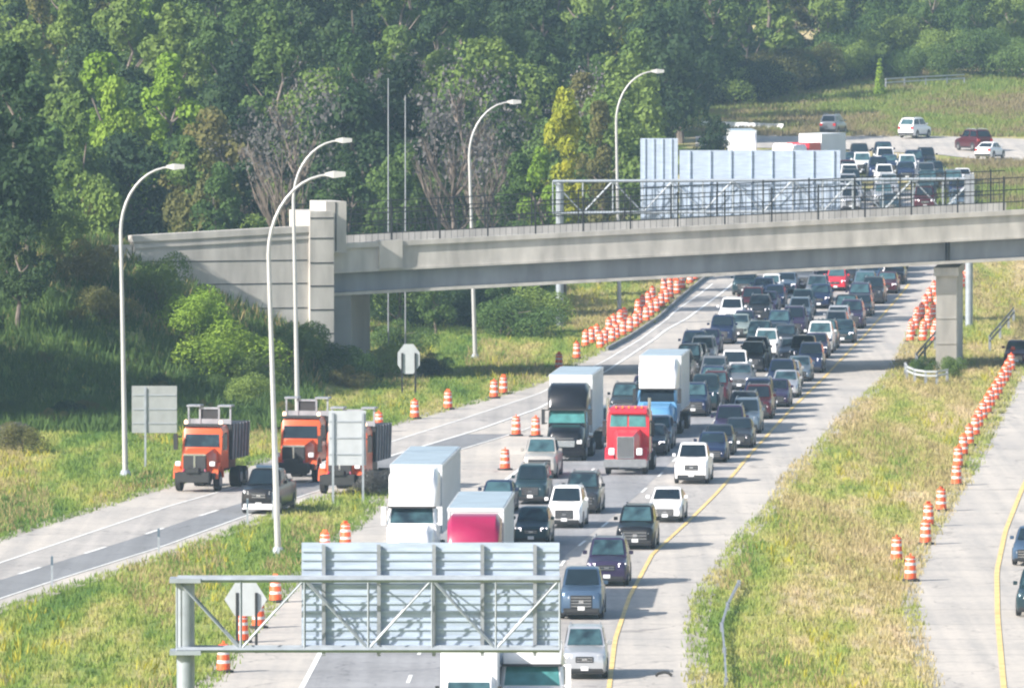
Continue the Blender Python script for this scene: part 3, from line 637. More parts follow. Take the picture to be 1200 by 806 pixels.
# far gantry
yg2 = 738.; Q = lambda px, py: D(px, py, yg2); ox2 = Q(655, 0).x
fg = empty('sign_gantry', (ox2, yg2, 0)); tag(fg, 'far full span sign gantry behind the overpass with tall ribbed panels', 'sign gantry')
def fb(b, name, mat, par=fg, **k):
    b.v = [(x-ox2, y-yg2, z) for x, y, z in b.v]; return b.build(name, M[mat], par, **k)
z0, z1 = Q(0, 250).z, Q(0, 213).z
b = MB(); truss(b, (Q(648, 0).x, yg2, z0), (Q(1141, 0).x, yg2, z0+.2), z1-z0, 1.6, 14, .1, .045); fb(b, 'truss', 'galv')
for px, r_ in ((656, .3), (1137, .3)):
    b = MB(); x = Q(px, 0).x; b.tube([(x, yg2+.8, -.3), (x, yg2+.8, z1)], r_, 14); fb(b, 'post', 'galv', smooth=True)
b = MB(); x0, x1 = Q(1132, 0).x, Q(1142, 0).x; b.box(x0, x1, yg2-.25, yg2+1.9, Q(0, 246).z, Q(0, 205).z); fb(b, 'end_frame', 'box_steel')
b = MB(); panel(b, Q(751, 0).x, Q(795, 0).x, yg2+2.1, Q(0, 262).z, Q(0, 163).z, .7, .09, False); fb(b, 'sign_panel', 'alu')
b = MB(); panel(b, Q(797, 0).x, Q(986, 0).x, yg2+2.0, Q(0, 266).z, Q(0, 177).z, 1.62, .12, False); fb(b, 'sign_panel', 'alu')
# ---------------------------------------------------------------- small signs, delineators, guardrails, drums
def sign(px, py, wpx, ytop, ybot, label, mat='sign_back', posts=(.25, .75), shape='rect', thick=.06, side=0):
    x, y, z = G(px, py); k = y/FPX; w = wpx*k; zt = D(px, ytop, y).z-z; zb = D(px, ybot, y).z-z
    r = empty('road_sign', (x, y, z)); tag(r, label, 'sign')
    b = MB()
    if shape == 'rect': b.box(-w/2, w/2, -.03, -.03+thick, zb, zt)
    else:
        n = 8 if shape == 'oct' else 6; c = (zb+zt)/2; h = (zt-zb)/2; a0 = math.pi/8 if n == 8 else 0
        b.loft([[(w/2*math.cos(a0+2*math.pi*i/n)*(1.08 if n == 8 else 1), yy, c+h*math.sin(a0+2*math.pi*i/n)*(1.08 if n == 8 else 1.12)) for i in range(n)] for yy in (-.03, .02)])
    b.build('sign_panel', M[mat], r)
    for p in posts:
        b = MB(); xx = -w/2+w*p; b.box(xx-.06, xx+.06, -.13, -.032, -.4, zb+(zt-zb)*(.96 if shape == 'rect' else .7)); b.build('post', M['galv' if shape == 'rect' else 'dark_steel'], r)
    if shape == 'rect':
        for q in (.2, .5, .8):
            b = MB(); zz = zb+(zt-zb)*q; b.box(-w/2+.05, w/2-.05, -.07, -.034, zz-.03, zz+.03); b.build('stiffener', M['galv'], r)
    return r
sign(181, 548, 53, 452, 507, 'square grey sign back on a post beside the leftmost lamp', posts=(.3,))
r = sign(407, 590, 44, 481, 545, 'large pale grey sign back on two posts before the orange trucks', posts=(.12, .92), mat='sign_pale')
sign(479, 462, 26, 403, 438, 'pale octagonal sign back on two dark posts under the left of the bridge', 'sign_pale', (.2, .8), 'oct')
sign(288, 765, 50, 682, 722, 'pale six sided sign back seen through the near gantry truss', 'sign_pale', (.3, .75), 'hex')
for px, py, lab in ((186, 652, 'thin grey delineator post in the grass right of the other one'), (61, 686, 'thin grey delineator post at the ramp edge nearest the left edge'), (290, 616, 'thin delineator post at the ramp edge in front of the black pickup'), (320, 608, 'short delineator post behind the nearest lamp pole')):
    x, y, z = G(px, py); r = empty('delineator', (x, y, z)); tag(r, lab, 'road marker post')
    b = MB(); b.box(-.05, .05, -.02, .02, -.2, 1.45); b.build('post', M['galv'], r); b = MB(); b.box(-.06, .06, -.035, -.022, 1.0, 1.4); b.build('reflector', M['steelblue'], r)
drum0 = []
def make_drum():
    r = empty('traffic_drum'); b = MB(ZK)
    R0 = lambda z: .3-.07*z
    b.lathe([(R0(0), .06), (R0(.95), .95), (R0(.95)-.03, .98), (.12, 1.0)], 16); b.build('barrel', M['drum_orange'], r, True)
    for z in (.32, .63): b = MB(ZK); b.lathe([(R0(z)+.006, z), (R0(z+.11)+.006, z+.11)], 16); b.build('white_band', M['drum_white'], r, True)
    b = MB(ZK); b.lathe([(R0(.86)+.006, .86), (R0(.9)+.006, .9)], 16); b.build('white_band', M['drum_white'], r, True)
    b = MB(ZK); b.lathe([(.44, 0), (.44, .07), (.33, .08), (.3, .1)], 16); b.build('rubber_base', M['rubber'], r)
    b = MB(ZK); b.box(-.12, .12, -.03, .03, 1.0, 1.1); b.build('handle', M['drum_orange'], r)
    return r
dr = make_drum(); drs = snap(dr); used_d = [0]
def drum(x, y, label, group, tilt=0, s=1.):
    if used_d[0] == 0: o = dr; used_d[0] = 1
    else: o = copy_tree(dr, drs)
    o.location = (x, y, hb(y)+.03 if True else 0); o.rotation_euler = (tilt, tilt*.6, rng.random()*6); o.scale = (s, s, s); tag(o, label, 'traffic drum', group)
DL = [(262, 788, 'nearest traffic drum on the shoulder below the gantry truss'), (284, 753, 'second nearest traffic drum, below the six sided sign'), (303, 736, 'traffic drum overlapping the right edge of the six sided sign'), (323, 706, 'traffic drum just left of the big near sign panel'),
  (405, 641, 'traffic drum above the near panel left of the white semi'), (381, 652, 'traffic drum peeking over the near sign panel'), (592, 551, 'traffic drum left of the silver work pickup on the gore'), (605, 511, 'traffic drum further up the gore left of the semi truck'),
  (628, 512, 'traffic drum directly behind the silver work pickup'), (444, 506, 'traffic drum right of the large pale grey sign back'), (486, 491, 'traffic drum on the verge under the octagonal sign'), (525, 480, 'traffic drum on the ramp verge between the octagonal sign and the drum pair'),
  (579, 467, 'left drum of the close pair at the bend of the ramp'), (590, 462, 'right drum of the close pair at the bend of the ramp'), (655, 434, 'traffic drum left behind the white box semi'), (676, 421, 'traffic drum beyond the white box semi near the stored drums')]
for px, py, lab in DL:
    x, y, z = G(px, py); drum(x, y, lab, 'traffic drums')
for i in range(19):
    y = 703+i*(800-703)/18; 
    for k in (0, 1):
        if i % 5 == 3 and k: continue
        drum(rampL(y)-.75-k*1.1+rng.uniform(-.12, .12), y+k*2+rng.uniform(-.8, .8), 'orange and white drum in the long double row on the far left shoulder', 'stored drums in a double row beside the far ramp lane', rng.uniform(-.05, .05))
for i in range(11):
    y = 716+i*8.6
    for k in (0, 1, 2):
        drum(mainR(y)+.3+k*.95+rng.uniform(-.1, .1), y+rng.uniform(-1, 1), 'orange and white drum in the dense bunch left of the bridge pier', 'drums bunched left of the bridge pier')
RL = [(1067, 681), (1051, 658), (1085, 638), (1088, 617), (1103, 599), (1121, 569), (1123, 548), (1129, 534), (1136, 522), (1143, 511), (1147, 502), (1152, 493), (1157, 485), (1161, 478), (1166, 470), (1170, 463), (1174, 456), (1178, 449), (1181, 443), (1185, 435), (1187, 428)]
RN = ['nearest drum of the right line with a white lower half', 'drum half hidden in the grass left of the nearest one in the right line', 'lower drum of the touching pair in the right line', 'upper drum of the touching pair in the right line', 'single drum above the touching pair in the right line', 'single drum standing in green grass halfway along the right line']
for i, (px, py) in enumerate(RL):
    x, y, z = G(px, py); drum(x, y, RN[i] if i < 6 else 'orange drum in the close receding row along the right shoulder', 'drums along the right shoulder')
# guardrails
def guardrail(pts, label, mat='galv', h=.75, rw=.14, cat='guardrail'):
    r = empty('guardrail', pts[0]); o0 = Vector(pts[0]); tag(r, label, cat); P_ = [Vector(p)-o0 for p in pts]
    b = MB()
    for i in range(len(P_)-1):
        d = (P_[i+1]-P_[i]); n = Vector((-d.y, d.x, 0)).normalized()*.04
        for z, w_ in ((h*.72, rw), (h*1.05, rw)):
            b.hexa([tuple(P_[i]-n+Vector((0, 0, z-w_))), tuple(P_[i+1]-n+Vector((0, 0, z-w_))), tuple(P_[i+1]+n+Vector((0, 0, z-w_))), tuple(P_[i]+n+Vector((0, 0, z-w_))),
                    tuple(P_[i]-n+Vector((0, 0, z))), tuple(P_[i+1]-n+Vector((0, 0, z))), tuple(P_[i+1]+n+Vector((0, 0, z))), tuple(P_[i]+n+Vector((0, 0, z)))])
    b.build('rail', M[mat], r)
    for p in P_: b = MB(); b.box(p.x-.09, p.x+.09, p.y+.06, p.y+.24, -.3, h*1.05); b.build('post', M['box_steel'], r)
gp = []
for px, py in ((1061, 441), (1063, 445), (1072, 449), (1085, 451), (1098, 451), (1110, 449)): x, y, z = G(px, py); gp.append((x, y, z+.1))
guardrail(gp, 'pale curled guardrail end in the grass before the bridge pier', 'sign_pale', .85)
gp = []
for px, py in ((1074, 436), (1084, 424), (1096, 410), (1106, 398)): x, y, z = G(px, py); gp.append((x, y, z+.1))
guardrail(gp, 'dark guardrail running back from the road towards the pier', 'dark_steel', 1.2)
gp = []
for px, py in ((1160, 412), (1172, 398), (1182, 386), (1188, 378)): x, y, z = G(px, py); gp.append((x, y, z+.1))
guardrail(gp, 'dark guardrail right of the pier beside the dark red car', 'dark_steel', 1.1)
gp = [(D(px, py, 1085+i*1.5).x, 1085+i*1.5, TZ(D(px, py, 1085).x, 1085+i*1.5)) for i, (px, py) in enumerate(((1038, 104), (1060, 101), (1085, 99), (1110, 97), (1130, 95)))]
guardrail(gp, 'faint pale guardrail across the top of the far grass slope', 'sign_pale', 1.3)
# low white concrete barrier far away, left of the far highway
a = G(822, 151); c = G(918, 153); b = MB(); b.hexa([(0,0,-.3),(c[0]-a[0],c[1]-a[1],c[2]-a[2]-.3),(c[0]-a[0],c[1]-a[1]+.6,c[2]-a[2]-.3),(0,.6,-.3),(0,.15,.85),(c[0]-a[0],c[1]-a[1]+.15,c[2]-a[2]+.7),(c[0]-a[0],c[1]-a[1]+.45,c[2]-a[2]+.7),(0,.45,.85)])
tag(b.build('concrete_barrier', M['trailer'], None, False, a), 'long white concrete barrier at the far highway left of the white truck', 'barrier')
# kerb-like retaining edge of the drum row, and the narrow drain in the median
ys = list(np.arange(700, 806, 7)); b = MB(); x0, y0 = rampL(700), 700
b.loft([[(rampL(yy)-.05-x0, yy-y0, hb(yy)+.0), (rampL(yy)+.12-x0, yy-y0, hb(yy)+.0), (rampL(yy)+.12-x0, yy-y0, hb(yy)+.3), (rampL(yy)-.05-x0, yy-y0, hb(yy)+.3)] for yy in ys])
tag(b.build('kerb', M['conc_dark'], None, False, (x0, y0, 0)), 'low dark kerb between the stored drums and the far lane', 'kerb')
dp = [G(851, 806), G(849, 770), G(846, 740), G(853, 716), G(866, 690)]
guardrail([(p[0], p[1], p[2]) for p in dp], 'thin grey cable rail in the straw grass of the median', 'box_steel', .4, .035)
# ---------------------------------------------------------------- cars
CD = {
 'sedan': dict(L=4.8, W=1.84, H=1.45, hf=.72, hb=.95, yb=1.3, yt=2.1, rt=3.35, rb=4.2, tz=1.03, gh=.3),
 'hatch': dict(L=4.4, W=1.84, H=1.58, hf=.82, hb=1.02, yb=1.1, yt=1.85, rt=3.75, rb=4.3, tz=1.1, gh=.34),
 'suv': dict(L=4.8, W=1.95, H=1.8, hf=.98, hb=1.13, yb=1.25, yt=1.9, rt=4.2, rb=4.7, tz=1.15, gh=.4),
 'van': dict(L=5.1, W=2.0, H=1.8, hf=.86, hb=1.08, yb=.95, yt=1.75, rt=4.6, rb=4.95, tz=1.1, gh=.34),
 'pickup': dict(L=5.8, W=2.02, H=1.93, hf=1.12, hb=1.24, yb=1.4, yt=2.05, rt=3.5, rb=3.7, tz=1.28, gh=.5)}
def lerp(a, b, t): return tuple(a[i]+(b[i]-a[i])*t for i in range(3))
PAINTED = {}
def body_mesh(kind, part):
    d = CD[kind]; w = d['W']/2; b = MB(ZK)
    if part == 'body':
        st = [(0, .84, .30, d['hf']*.86), (.1, .93, .22, d['hf']*.97), (.45, .99, .2, d['hf']+.02), (d['yb'], 1, .2, d['hb']), (d['L']*.5, 1, .2, d['hb']+.02), (d['rt'], 1, .2, d['tz']), (d['L']-.4, .99, .2, d['tz']), (d['L']-.08, .95, .24, d['tz']*.97), (d['L'], .88, .34, d['tz']*.9)]
        secs = []
        for y, ws, z0, z1 in st:
            W = w*ws; H = z1-z0
            half = [(W*.90, z0), (W*.98, z0+.12*H), (W, z0+.45*H), (W*.975, z0+.82*H), (W*.9, z0+.95*H), (W*.72, z1), (W*.3, z1+.025)]
            secs.append([(x, y, z) for x, z in half]+[(-x, y, z) for x, z in reversed(half)])
        b.loft(secs)
        if kind == 'pickup': pass
    else:
        z0 = d['hb']-.03; zr = d['H']
        fr = [(w*.9, d['yb']-.05, z0), (w*.74, d['yt'], zr-.06), (w*.55, d['yt']+.15, zr-.015)]
        rr = [(w*.9, d['rb']+.02, d['tz']-.03), (w*.72, d['rt'], zr-.08), (w*.55, d['rt']-.2, zr-.03)]
        my = (d['yt']+d['rt'])/2
        def ring(p3): return [p3[0], p3[1], p3[2], (-p3[2][0], p3[2][1], p3[2][2]), (-p3[1][0], p3[1][1], p3[1][2]), (-p3[0][0], p3[0][1], p3[0][2])]
        mid = [(w*.93, my, (z0+d['tz'])/2-.02), (w*.76, my, zr-.04), (w*.56, my, zr)]
        b.loft([ring(fr), ring(mid), ring(rr)])
    return b
def glass_panels(kind):
    d = CD[kind]; w = d['W']/2; z0 = d['hb']-.03; zr = d['H']
    bl, tl = (-w*.9, d['yb']-.05, z0), (-w*.74, d['yt'], zr-.06); br, tr = (w*.9, d['yb']-.05, z0), (w*.74, d['yt'], zr-.06)
    def inset(q, u0, u1, v0, v1): # q: bl br tr tl
        f = lambda u, v: lerp(lerp(q[0], q[1], u), lerp(q[3], q[2], u), v)
        return [f(u0, v0), f(u1, v0), f(u1, v1), f(u0, v1)]
    out = {}
    q = inset([bl, br, tr, tl], .06, .94, .08, .93); b = MB(ZK); b.slab([(x, y-.012, z+.012) for x, y, z in q], .01); out['windshield'] = b
    rbl, rtl = (-w*.9, d['rb']+.02, d['tz']-.03), (-w*.72, d['rt'], zr-.08); rbr, rtr = (w*.9, d['rb']+.02, d['tz']-.03), (w*.72, d['rt'], zr-.08)
    q = inset([rbr, rbl, rtl, rtr], .09, .91, .12, .88); b = MB(ZK); b.slab([(x, y+.012, z+.012) for x, y, z in q], .01); out['rear_window'] = b
    for s in (1, -1):
        my = (d['yt']+d['rt'])/2; b = MB(ZK)
        bm, tm = (w*.93*s, my, (z0+d['tz'])/2-.02), (w*.76*s, my, zr-.04)
        for a_, c_ in ((((w*.9*s, d['yb']-.05, z0), (w*.74*s, d['yt'], zr-.06)), (bm, tm)), ((bm, tm), ((w*.9*s, d['rb']+.02, d['tz']-.03), (w*.72*s, d['rt'], zr-.08)))):
            q = [a_[0], c_[0], c_[1], a_[1]]; q = inset(q, .1, .95, .14, .86); b.slab([(x+.012*s, y, z+.006) for x, y, z in q], .012*(1 if s > 0 else -1))
        out['side_window', s] = b
    return out
def make_car(kind, v=0):
    d = CD[kind]; gw = (.5, .4, .64)[v]; nb_ = (4, 2, 3)[v]; lz = (0, .04, -.05)[v]; w = d['W']/2; L = d['L']; r = empty('car')
    body_mesh(kind, 'body').build('body', M['black'], r, True)
    body_mesh(kind, 'cabin').build('cabin', M['black'], r, True)
    for k, b in glass_panels(kind).items(): b.build(k if isinstance(k, str) else k[0], M['glass'], r)
    hf = d['hf']; g = d['gh']*(1, .55, 1.12)[v]; gt = hf*.84; b = MB(ZK)
    b.box(-w*gw, w*gw, -.03, .06, gt-g, gt); gr = b.build('grille', M['trim'], r, bevel=.02)
    b = MB(ZK)
    for k in range(nb_): z = gt-g+g*(k+.7)/(nb_+.5); b.box(-w*(gw-.04), w*(gw-.04), -.045, -.032, z-.012, z+.012)
    b.box(-.11, .11, -.055, -.046, gt-g*.62, gt-g*.36); b.build('grille_bar', M['chrome'], gr)
    for s in (1, -1):
        b = MB(ZK); a, c = (w*max(.55, gw+.03), w*.9) if s > 0 else (-w*.9, -w*max(.55, gw+.03)); z = hf*.8+lz
        b.hexa([(a, -.02 if s > 0 else .1, z-.08), (c, .1 if s > 0 else -.02, z-.08), (c, .28, z-.08), (a, .28, z-.08), (a, -.0 if s > 0 else .12, z+.07), (c, .12 if s > 0 else .0, z+.07), (c, .3, z+.07), (a, .3, z+.07)])
        b.build('headlight', M['lens'], r, bevel=.015)
        b = MB(ZK); a, c = (w*.6, w*.9) if s > 0 else (-w*.9, -w*.6); b.box(a, c, L-.2, L+.012, d['tz']*.68, d['tz']*.88); b.build('tail_light', M['tail'], r)
        b = MB(ZK); xx = s*(w+.1); yy = d['yb']+.28; zz = d['hb']+.1; b.loft([[(xx-.1*q, yy-.04+.08*(q < 1), zz-.07), (xx+.1*q, yy, zz-.06), (xx+.1*q, yy, zz+.08), (xx-.1*q, yy-.04+.08*(q < 1), zz+.08)] if False else [(xx-.1, yy+dy, zz-.07), (xx+.1, yy+dy+.03, zz-.06), (xx+.1, yy+dy+.03, zz+.08), (xx-.1, yy+dy, zz+.09)] for dy in (0, .12)]); b.build('mirror', M['black'], r, bevel=.02)
    b = MB(ZK); b.box(-w*.82, w*.82, -.035, .2, .26, hf*.40); b.box(-w*.9, w*.9, -.0, .3, .19, .27); b.build('bumper', M['trim'], r, bevel=.03)
    b = MB(ZK); b.box(-.16, .16, -.05, -.037, hf*.33, hf*.33+.14); b.build('license_plate', M['plate'], r)
    b = MB(ZK); b.box(-w*.9, w*.9, L-.2, L+.03, .26, .48); b.build('rear_bumper', M['trim'], r, bevel=.03)
    b = MB(ZK)
    for s in (1, -1):
        x0, x1 = (w*.99, w*1.012) if s > 0 else (-w*1.012, -w*.99)
        b.box(x0, x1, .95, L-1.0, .2, .33)
        for yc in (.88, L-.95):
            n = 14; rr = .41; b.loft([[(xx, yc+rr*math.cos(math.pi*k/n), max(.2, .34+rr*math.sin(math.pi*k/n))) for k in range(n+1)] for xx in (x0, x1)])
    b.build('side_trim', M['trim'], r)
    if kind in ('suv', 'van'):
        for s in (1, -1):
            b = MB(ZK); b.tube([(s*w*.66, d['yt']+.2, d['H']-.03), (s*w*.66, d['yt']+.35, d['H']+.05), (s*w*.66, d['rt']-.35, d['H']+.04), (s*w*.66, d['rt']-.1, d['H']-.04)], .022, 5); b.build('roof_rail', M['galv'], r)
    if kind == 'pickup':
        b = MB(ZK); b.box(-w*.78, w*.78, d['rb']+.15, L-.12, d['tz']+.025, d['tz']+.04); b.build('bed_cover', M['trim'], r)
    for s in (1, -1):
        for yc in (.88, L-.95):
            b = MB(1); b.wheel(s*(w-.11), yc, .35, .35, .24); wh = b.build('wheel', M['tyre'], r, True)
            b = MB(1); b.wheel(s*(w-.0), yc, .35, .22, .06, 12); b.build('rim', M['rim'], wh, True)
    return r
PROTO = {k: None for k in CD}; SN = {}; MESHCOL = {}
CARPAINT = ('body', 'cabin', 'mirror')
def recolor(root, paintm, names):
    def rec(o):
        base = o.name.split('.')[0]
        if base in names:
            m = M[names[base]] if isinstance(names, dict) else M[paintm]
            key = (o.data.name, m.name)
            if key not in MESHCOL: c = o.data.copy(); c.materials.clear(); c.materials.append(m); MESHCOL[key] = c; MESHCOL[(c.name, m.name)] = c
            o.data = MESHCOL[key]
        for c in o.children: rec(c)
    rec(root)
KN = {'sedan': 'sedan', 'hatch': 'hatchback', 'suv': 'suv', 'van': 'minivan', 'pickup': 'pickup_truck'}
KC = {'sedan': 'car', 'hatch': 'car', 'suv': 'suv', 'van': 'minivan', 'pickup': 'pickup truck'}
GRP = {'q': 'vehicles queued on the highway'}
def heading(y): e = 6.; return (yellow(y+e)-yellow(y-e))/(2*e)
def car(kind, color, x, y, slope, label, lights=False, group='vehicles queued on the highway', flip=False, amber=False, s=1.):
    kv = (kind, rng.randrange(3))
    if PROTO.get(kv) is None: PROTO[kv] = make_car(*kv); SN[kv] = snap(PROTO[kv]); o = PROTO[kv]
    else: o = copy_tree(PROTO[kv], SN[kv])
    s *= rng.uniform(.96, 1.03)
    o.name = KN[kind]; o.location = (x, y, hb(y)+.045); o.rotation_euler = (0, 0, -math.atan(slope)+(math.pi if flip else 0)); o.scale = (s, s, s)
    bpy.context.view_layer.update() if False else None
    recolor(o, color, CARPAINT)
    if lights: recolor(o, None, {'headlight': 'head_on'})
    tag(o, label, KC[kind], group)
    # front of the car points to the camera: slope handled by the heading
    return o
def carp(kind, color, px, py, label, lights=False, ds=0., **k):
    x, y, z = G(px, py); return car(kind, color, x, y, heading(min(y, 800))+ds, label, lights, **k)
# the prototypes are also the first cars: build each kind on first use
CARS = [
 ('suv','silver',685,797,'nearest silver suv at the right end of the near sign panel',0),
 ('pickup','blue',681,727,'light blue pickup behind the nearest silver suv',0),
 ('suv','violet',711,688,'dark suv with bright headlights behind the light blue pickup',1),
 ('suv','black',744,645,'black suv straddling the yellow line left of the white sedan',0),
 ('sedan','white',779,613,'white sedan behind the black suv by the yellow line',0),
 ('suv','white',661,620,'white suv with a dark front beside the black suv',0),
 ('suv','charcoal',681,603,'dark suv half hidden behind the white suv with the dark front',0),
 ('sedan','navy',581,603,'dark blue sedan just above the roof of the red truck trailer',0),
 ('suv','teal',621,592,'dark teal suv right of the dark blue sedan',0),
 ('pickup','tan',632,562,'old silver work pickup with an orange light before the black semi',0),
 ('pickup','white',810,568,'white pickup with a dark grille right of the red truck',0),
 ('sedan','navy',833,543,'dark blue sedan right behind the white pickup',1),
 ('sedan','charcoal',864,526,'dark grey sedan second behind the white pickup',1),
 ('suv','steelblue',873,509,'grey suv in front of the maroon suv',0),
 ('suv','maroon',887,492,'maroon suv in the right lane below the bridge shadow',1),
 ('sedan','violet',908,478,'dark violet sedan with bright lights behind the maroon suv',1),
 ('sedan','silver',919,467,'silver sedan second behind the maroon suv',1),
 ('sedan','steelblue',935,448,'silver blue sedan just below the bridge shadow',0),
 ('suv','navy',949,438,'tall dark suv at the edge of the bridge shadow',1),
 ('pickup','white',960,415,'white pickup in the right lane behind the tall dark suv',0),
 ('sedan','teal',987,403,'dark teal sedan right of the white pickup in the right lane',1),
 ('suv','violet',997,386,'dark violet suv above the dark teal sedan',1),
 ('sedan','charcoal',1008,372,'charcoal sedan third from the bridge in the right lane',1),
 ('suv','charcoal',1022,357,'dark suv beside the pale pickup near the bridge',0),
 ('pickup','steelblue',1012,352,'pale blue pickup near the bridge in the right lane',1),
 ('sedan','maroon',1038,345,'dark red sedan under the bridge edge in the right lane',1),
 ('hatch','black',1047,334,'small black car farthest right under the bridge',0),
 ('suv','teal',939,371,'teal suv in the middle lane left of the violet suv',0),
 ('sedan','navy',929,387,'navy sedan in the middle lane above the white pickup',1),
 ('suv','gray',956,354,'dark grey suv in the middle lane below the bridge',0),
 ('hatch','red',979,342,'small red car with bright lights below the bridge',1),
 ('hatch','charcoal',992,334,'dark car just under the bridge right of the red car',0),
 ('suv','white',856,383,'white suv at the left edge of the queue by the empty lane',0),
 ('sedan','pale_green',864,397,'pale green grey sedan in front of the white suv at the left edge',0),
 ('suv','teal',889,412,'large teal suv in the middle of the queue',0),
 ('suv','black',881,437,'tall black suv in the middle of the queue before the large teal suv',0),
 ('suv','navy',845,404,'navy suv half hidden behind dark cars at the left lane',0),
 ('sedan','violet',829,415,'dark violet sedan with lights at the left edge of the queue',1),
 ('suv','navy',812,424,'dark blue suv second in the leftmost column above the white semi',0),
 ('suv','black',806,441,'black suv right beside the white top of the blue semi',1),
 ('sedan','white',857,446,'white sedan in the middle lane left of the tall black suv',1),
 ('suv','gray',835,458,'grey suv right of the blue semi top',0),
 ('suv','maroon',837,474,'dark red suv behind the car beside the blue semi',0),
 ('suv','navy',812,489,'dark blue suv with red sides right of the blue semi cab',1),
 ('sedan','gray',866,458,'grey sedan between the white sedan and the maroon suv',1),
 ('suv','maroon',880,370,'maroon suv high in the left column below the bridge',0),
 ('sedan','navy',893,352,'navy sedan left of the white car under the bridge',0),
 ('hatch','white',902,349,'white car close under the bridge in the left column',0),
 ('suv','teal',871,347,'teal suv at the left edge directly under the bridge',0),
 ('sedan','steelblue',920,345,'pale blue sedan in the middle directly under the bridge',0),
 ('sedan','violet',897,369,'dark violet sedan right of the maroon suv below the bridge',1),
 ('suv','navy',912,398,'navy suv in the middle lane right of the large teal suv',1),
 ('hatch','charcoal',919,413,'charcoal hatchback with bright lights in the middle of the queue',1),
 ('sedan','gray',926,426,'grey sedan directly left of the tall dark suv',1),
 ('suv','charcoal',731,490,'dark suv glimpsed between the black semi and the blue semi',0),
 ('hatch','teal',622,640,'dark teal car just above the near sign panel',0),
 ('suv','gray',940,340,'grey suv deep under the bridge in the middle lane',0),
 ('sedan','black',960,337,'black sedan deep under the bridge in the middle lane',0),
 ('suv','blue',1018,337,'blue suv deep under the bridge in the right lane',0),
]
for kind, colr, px, py, lab, lt in CARS: carp(kind, colr, px, py, lab, bool(lt))
# the rest of the packed queue: cars close the gaps in the three lanes
cars_xy = [G(c[2], c[3])[:2] for c in CARS]
trucks_xy = [G(a_, b_)[:2] for a_, b_ in ((662, 541), (733, 557), (768, 514))]
LN = ['right', 'middle', 'left']; fc = ['navy', 'charcoal', 'steelblue', 'violet', 'silver', 'black', 'teal', 'white', 'silver', 'gray', 'navy', 'charcoal']
NAMEC = {'silver':'silver','charcoal':'charcoal grey','maroon':'dark red','teal':'dark teal','navy':'dark blue','steelblue':'pale blue','white':'white','black':'black','violet':'dark violet','gray':'mid grey'}
used_lab = set(); qn = 0
for ln, of in enumerate((-1.95, -5.7, -9.4)):
    yy = 545.+ln*3
    while yy < 835:
        xx = yellow(min(yy, 1000))+of+rng.uniform(-.25, .25)
        ok = all(abs(xx-a_) > 2.7 or not (-6.6 < yy-b_ < 6.6) for a_, b_ in cars_xy) and all(abs(xx-a_) > 3.2 or not (-7 < yy-b_ < 19) for a_, b_ in trucks_xy)
        if ok:
            k_ = ['sedan', 'suv', 'hatch', 'suv', 'sedan', 'van', 'pickup'][rng.randrange(7)]; c_ = fc[rng.randrange(12)]
            where = 'under the bridge' if yy > 780 else 'just below the bridge' if yy > 720 else 'at the bridge shadow' if yy > 660 else 'beside the trucks' if yy > 600 else 'near the white pickup'
            lab = f'{NAMEC[c_]} {KC[k_]} in the {LN[ln]} lane of the packed queue {where}'
            if lab not in used_lab:
                used_lab.add(lab); qn += 1; car(k_, c_, xx, yy, heading(min(yy, 800)), lab, rng.random() < .5); cars_xy.append((xx, yy)); yy += 6
        yy += 1.0
print('queue fill', qn)
# far queue beyond the overpass
FAR = [(997,248,'silver',1),(1012,249,'charcoal',0),(1023,250,'maroon',1),(1043,249,'teal',0),(1069,249,'red',1),(1084,247,'maroon',0),(1108,249,'navy',0),(1126,249,'steelblue',0),
 (1000,237,'silver',0),(1017,237,'white',1),(1036,238,'charcoal',0),(1061,238,'navy',0),(1086,237,'black',0),(1106,238,'steelblue',0),(1124,236,'navy',0),
 (998,226,'charcoal',1),(1013,226,'white',0),(1042,226,'navy',0),(1064,225,'violet',0),(1088,227,'teal',0),(1102,224,'navy',0),(1118,226,'gray',0),
 (994,214,'maroon',0),(1030,213,'navy',0),(1047,214,'black',0),(1063,212,'navy',0),(1078,211,'white',0),(1096,213,'teal',0),(1111,214,'gray',0),
 (1011,205,'white',0),(1027,203,'steelblue',0),(1043,203,'navy',0),(1058,203,'charcoal',0),(1072,203,'navy',0),(1086,204,'teal',0),
 (1008,195,'charcoal',0),(1023,194,'black',0),(1036,194,'navy',0),(1047,194,'violet',0),(1060,196,'charcoal',0)]
kinds = ['suv', 'sedan', 'hatch', 'pickup', 'van', 'suv', 'sedan']
CN = {'silver':'silver','charcoal':'charcoal grey','maroon':'dark red','teal':'dark teal','red':'red','navy':'dark blue','steelblue':'pale blue','white':'white','black':'black','violet':'dark violet','gray':'grey'}
rows = {248:'lowest',249:'lowest',250:'lowest',247:'lowest',236:'second',237:'second',238:'second',224:'third',225:'third',226:'third',227:'third',214:'fourth',213:'fourth',212:'fourth',211:'fourth',203:'fifth',204:'fifth',205:'fifth',194:'farthest',195:'farthest',196:'farthest'}
seen = set()
for py_, row in ((243, 'lowest'), (231, 'second'), (219, 'third'), (208, 'fourth'), (199, 'fifth')):
    for px_ in range(992, 1132 if py_ > 215 else 1092, 22):
        FAR.append((px_+rng.randrange(7), py_, rng.choice(['white', 'silver', 'navy', 'charcoal', 'silver', 'gray', 'white', 'maroon']), int(rng.random() < .5))); rows[py_] = row
fxy = []
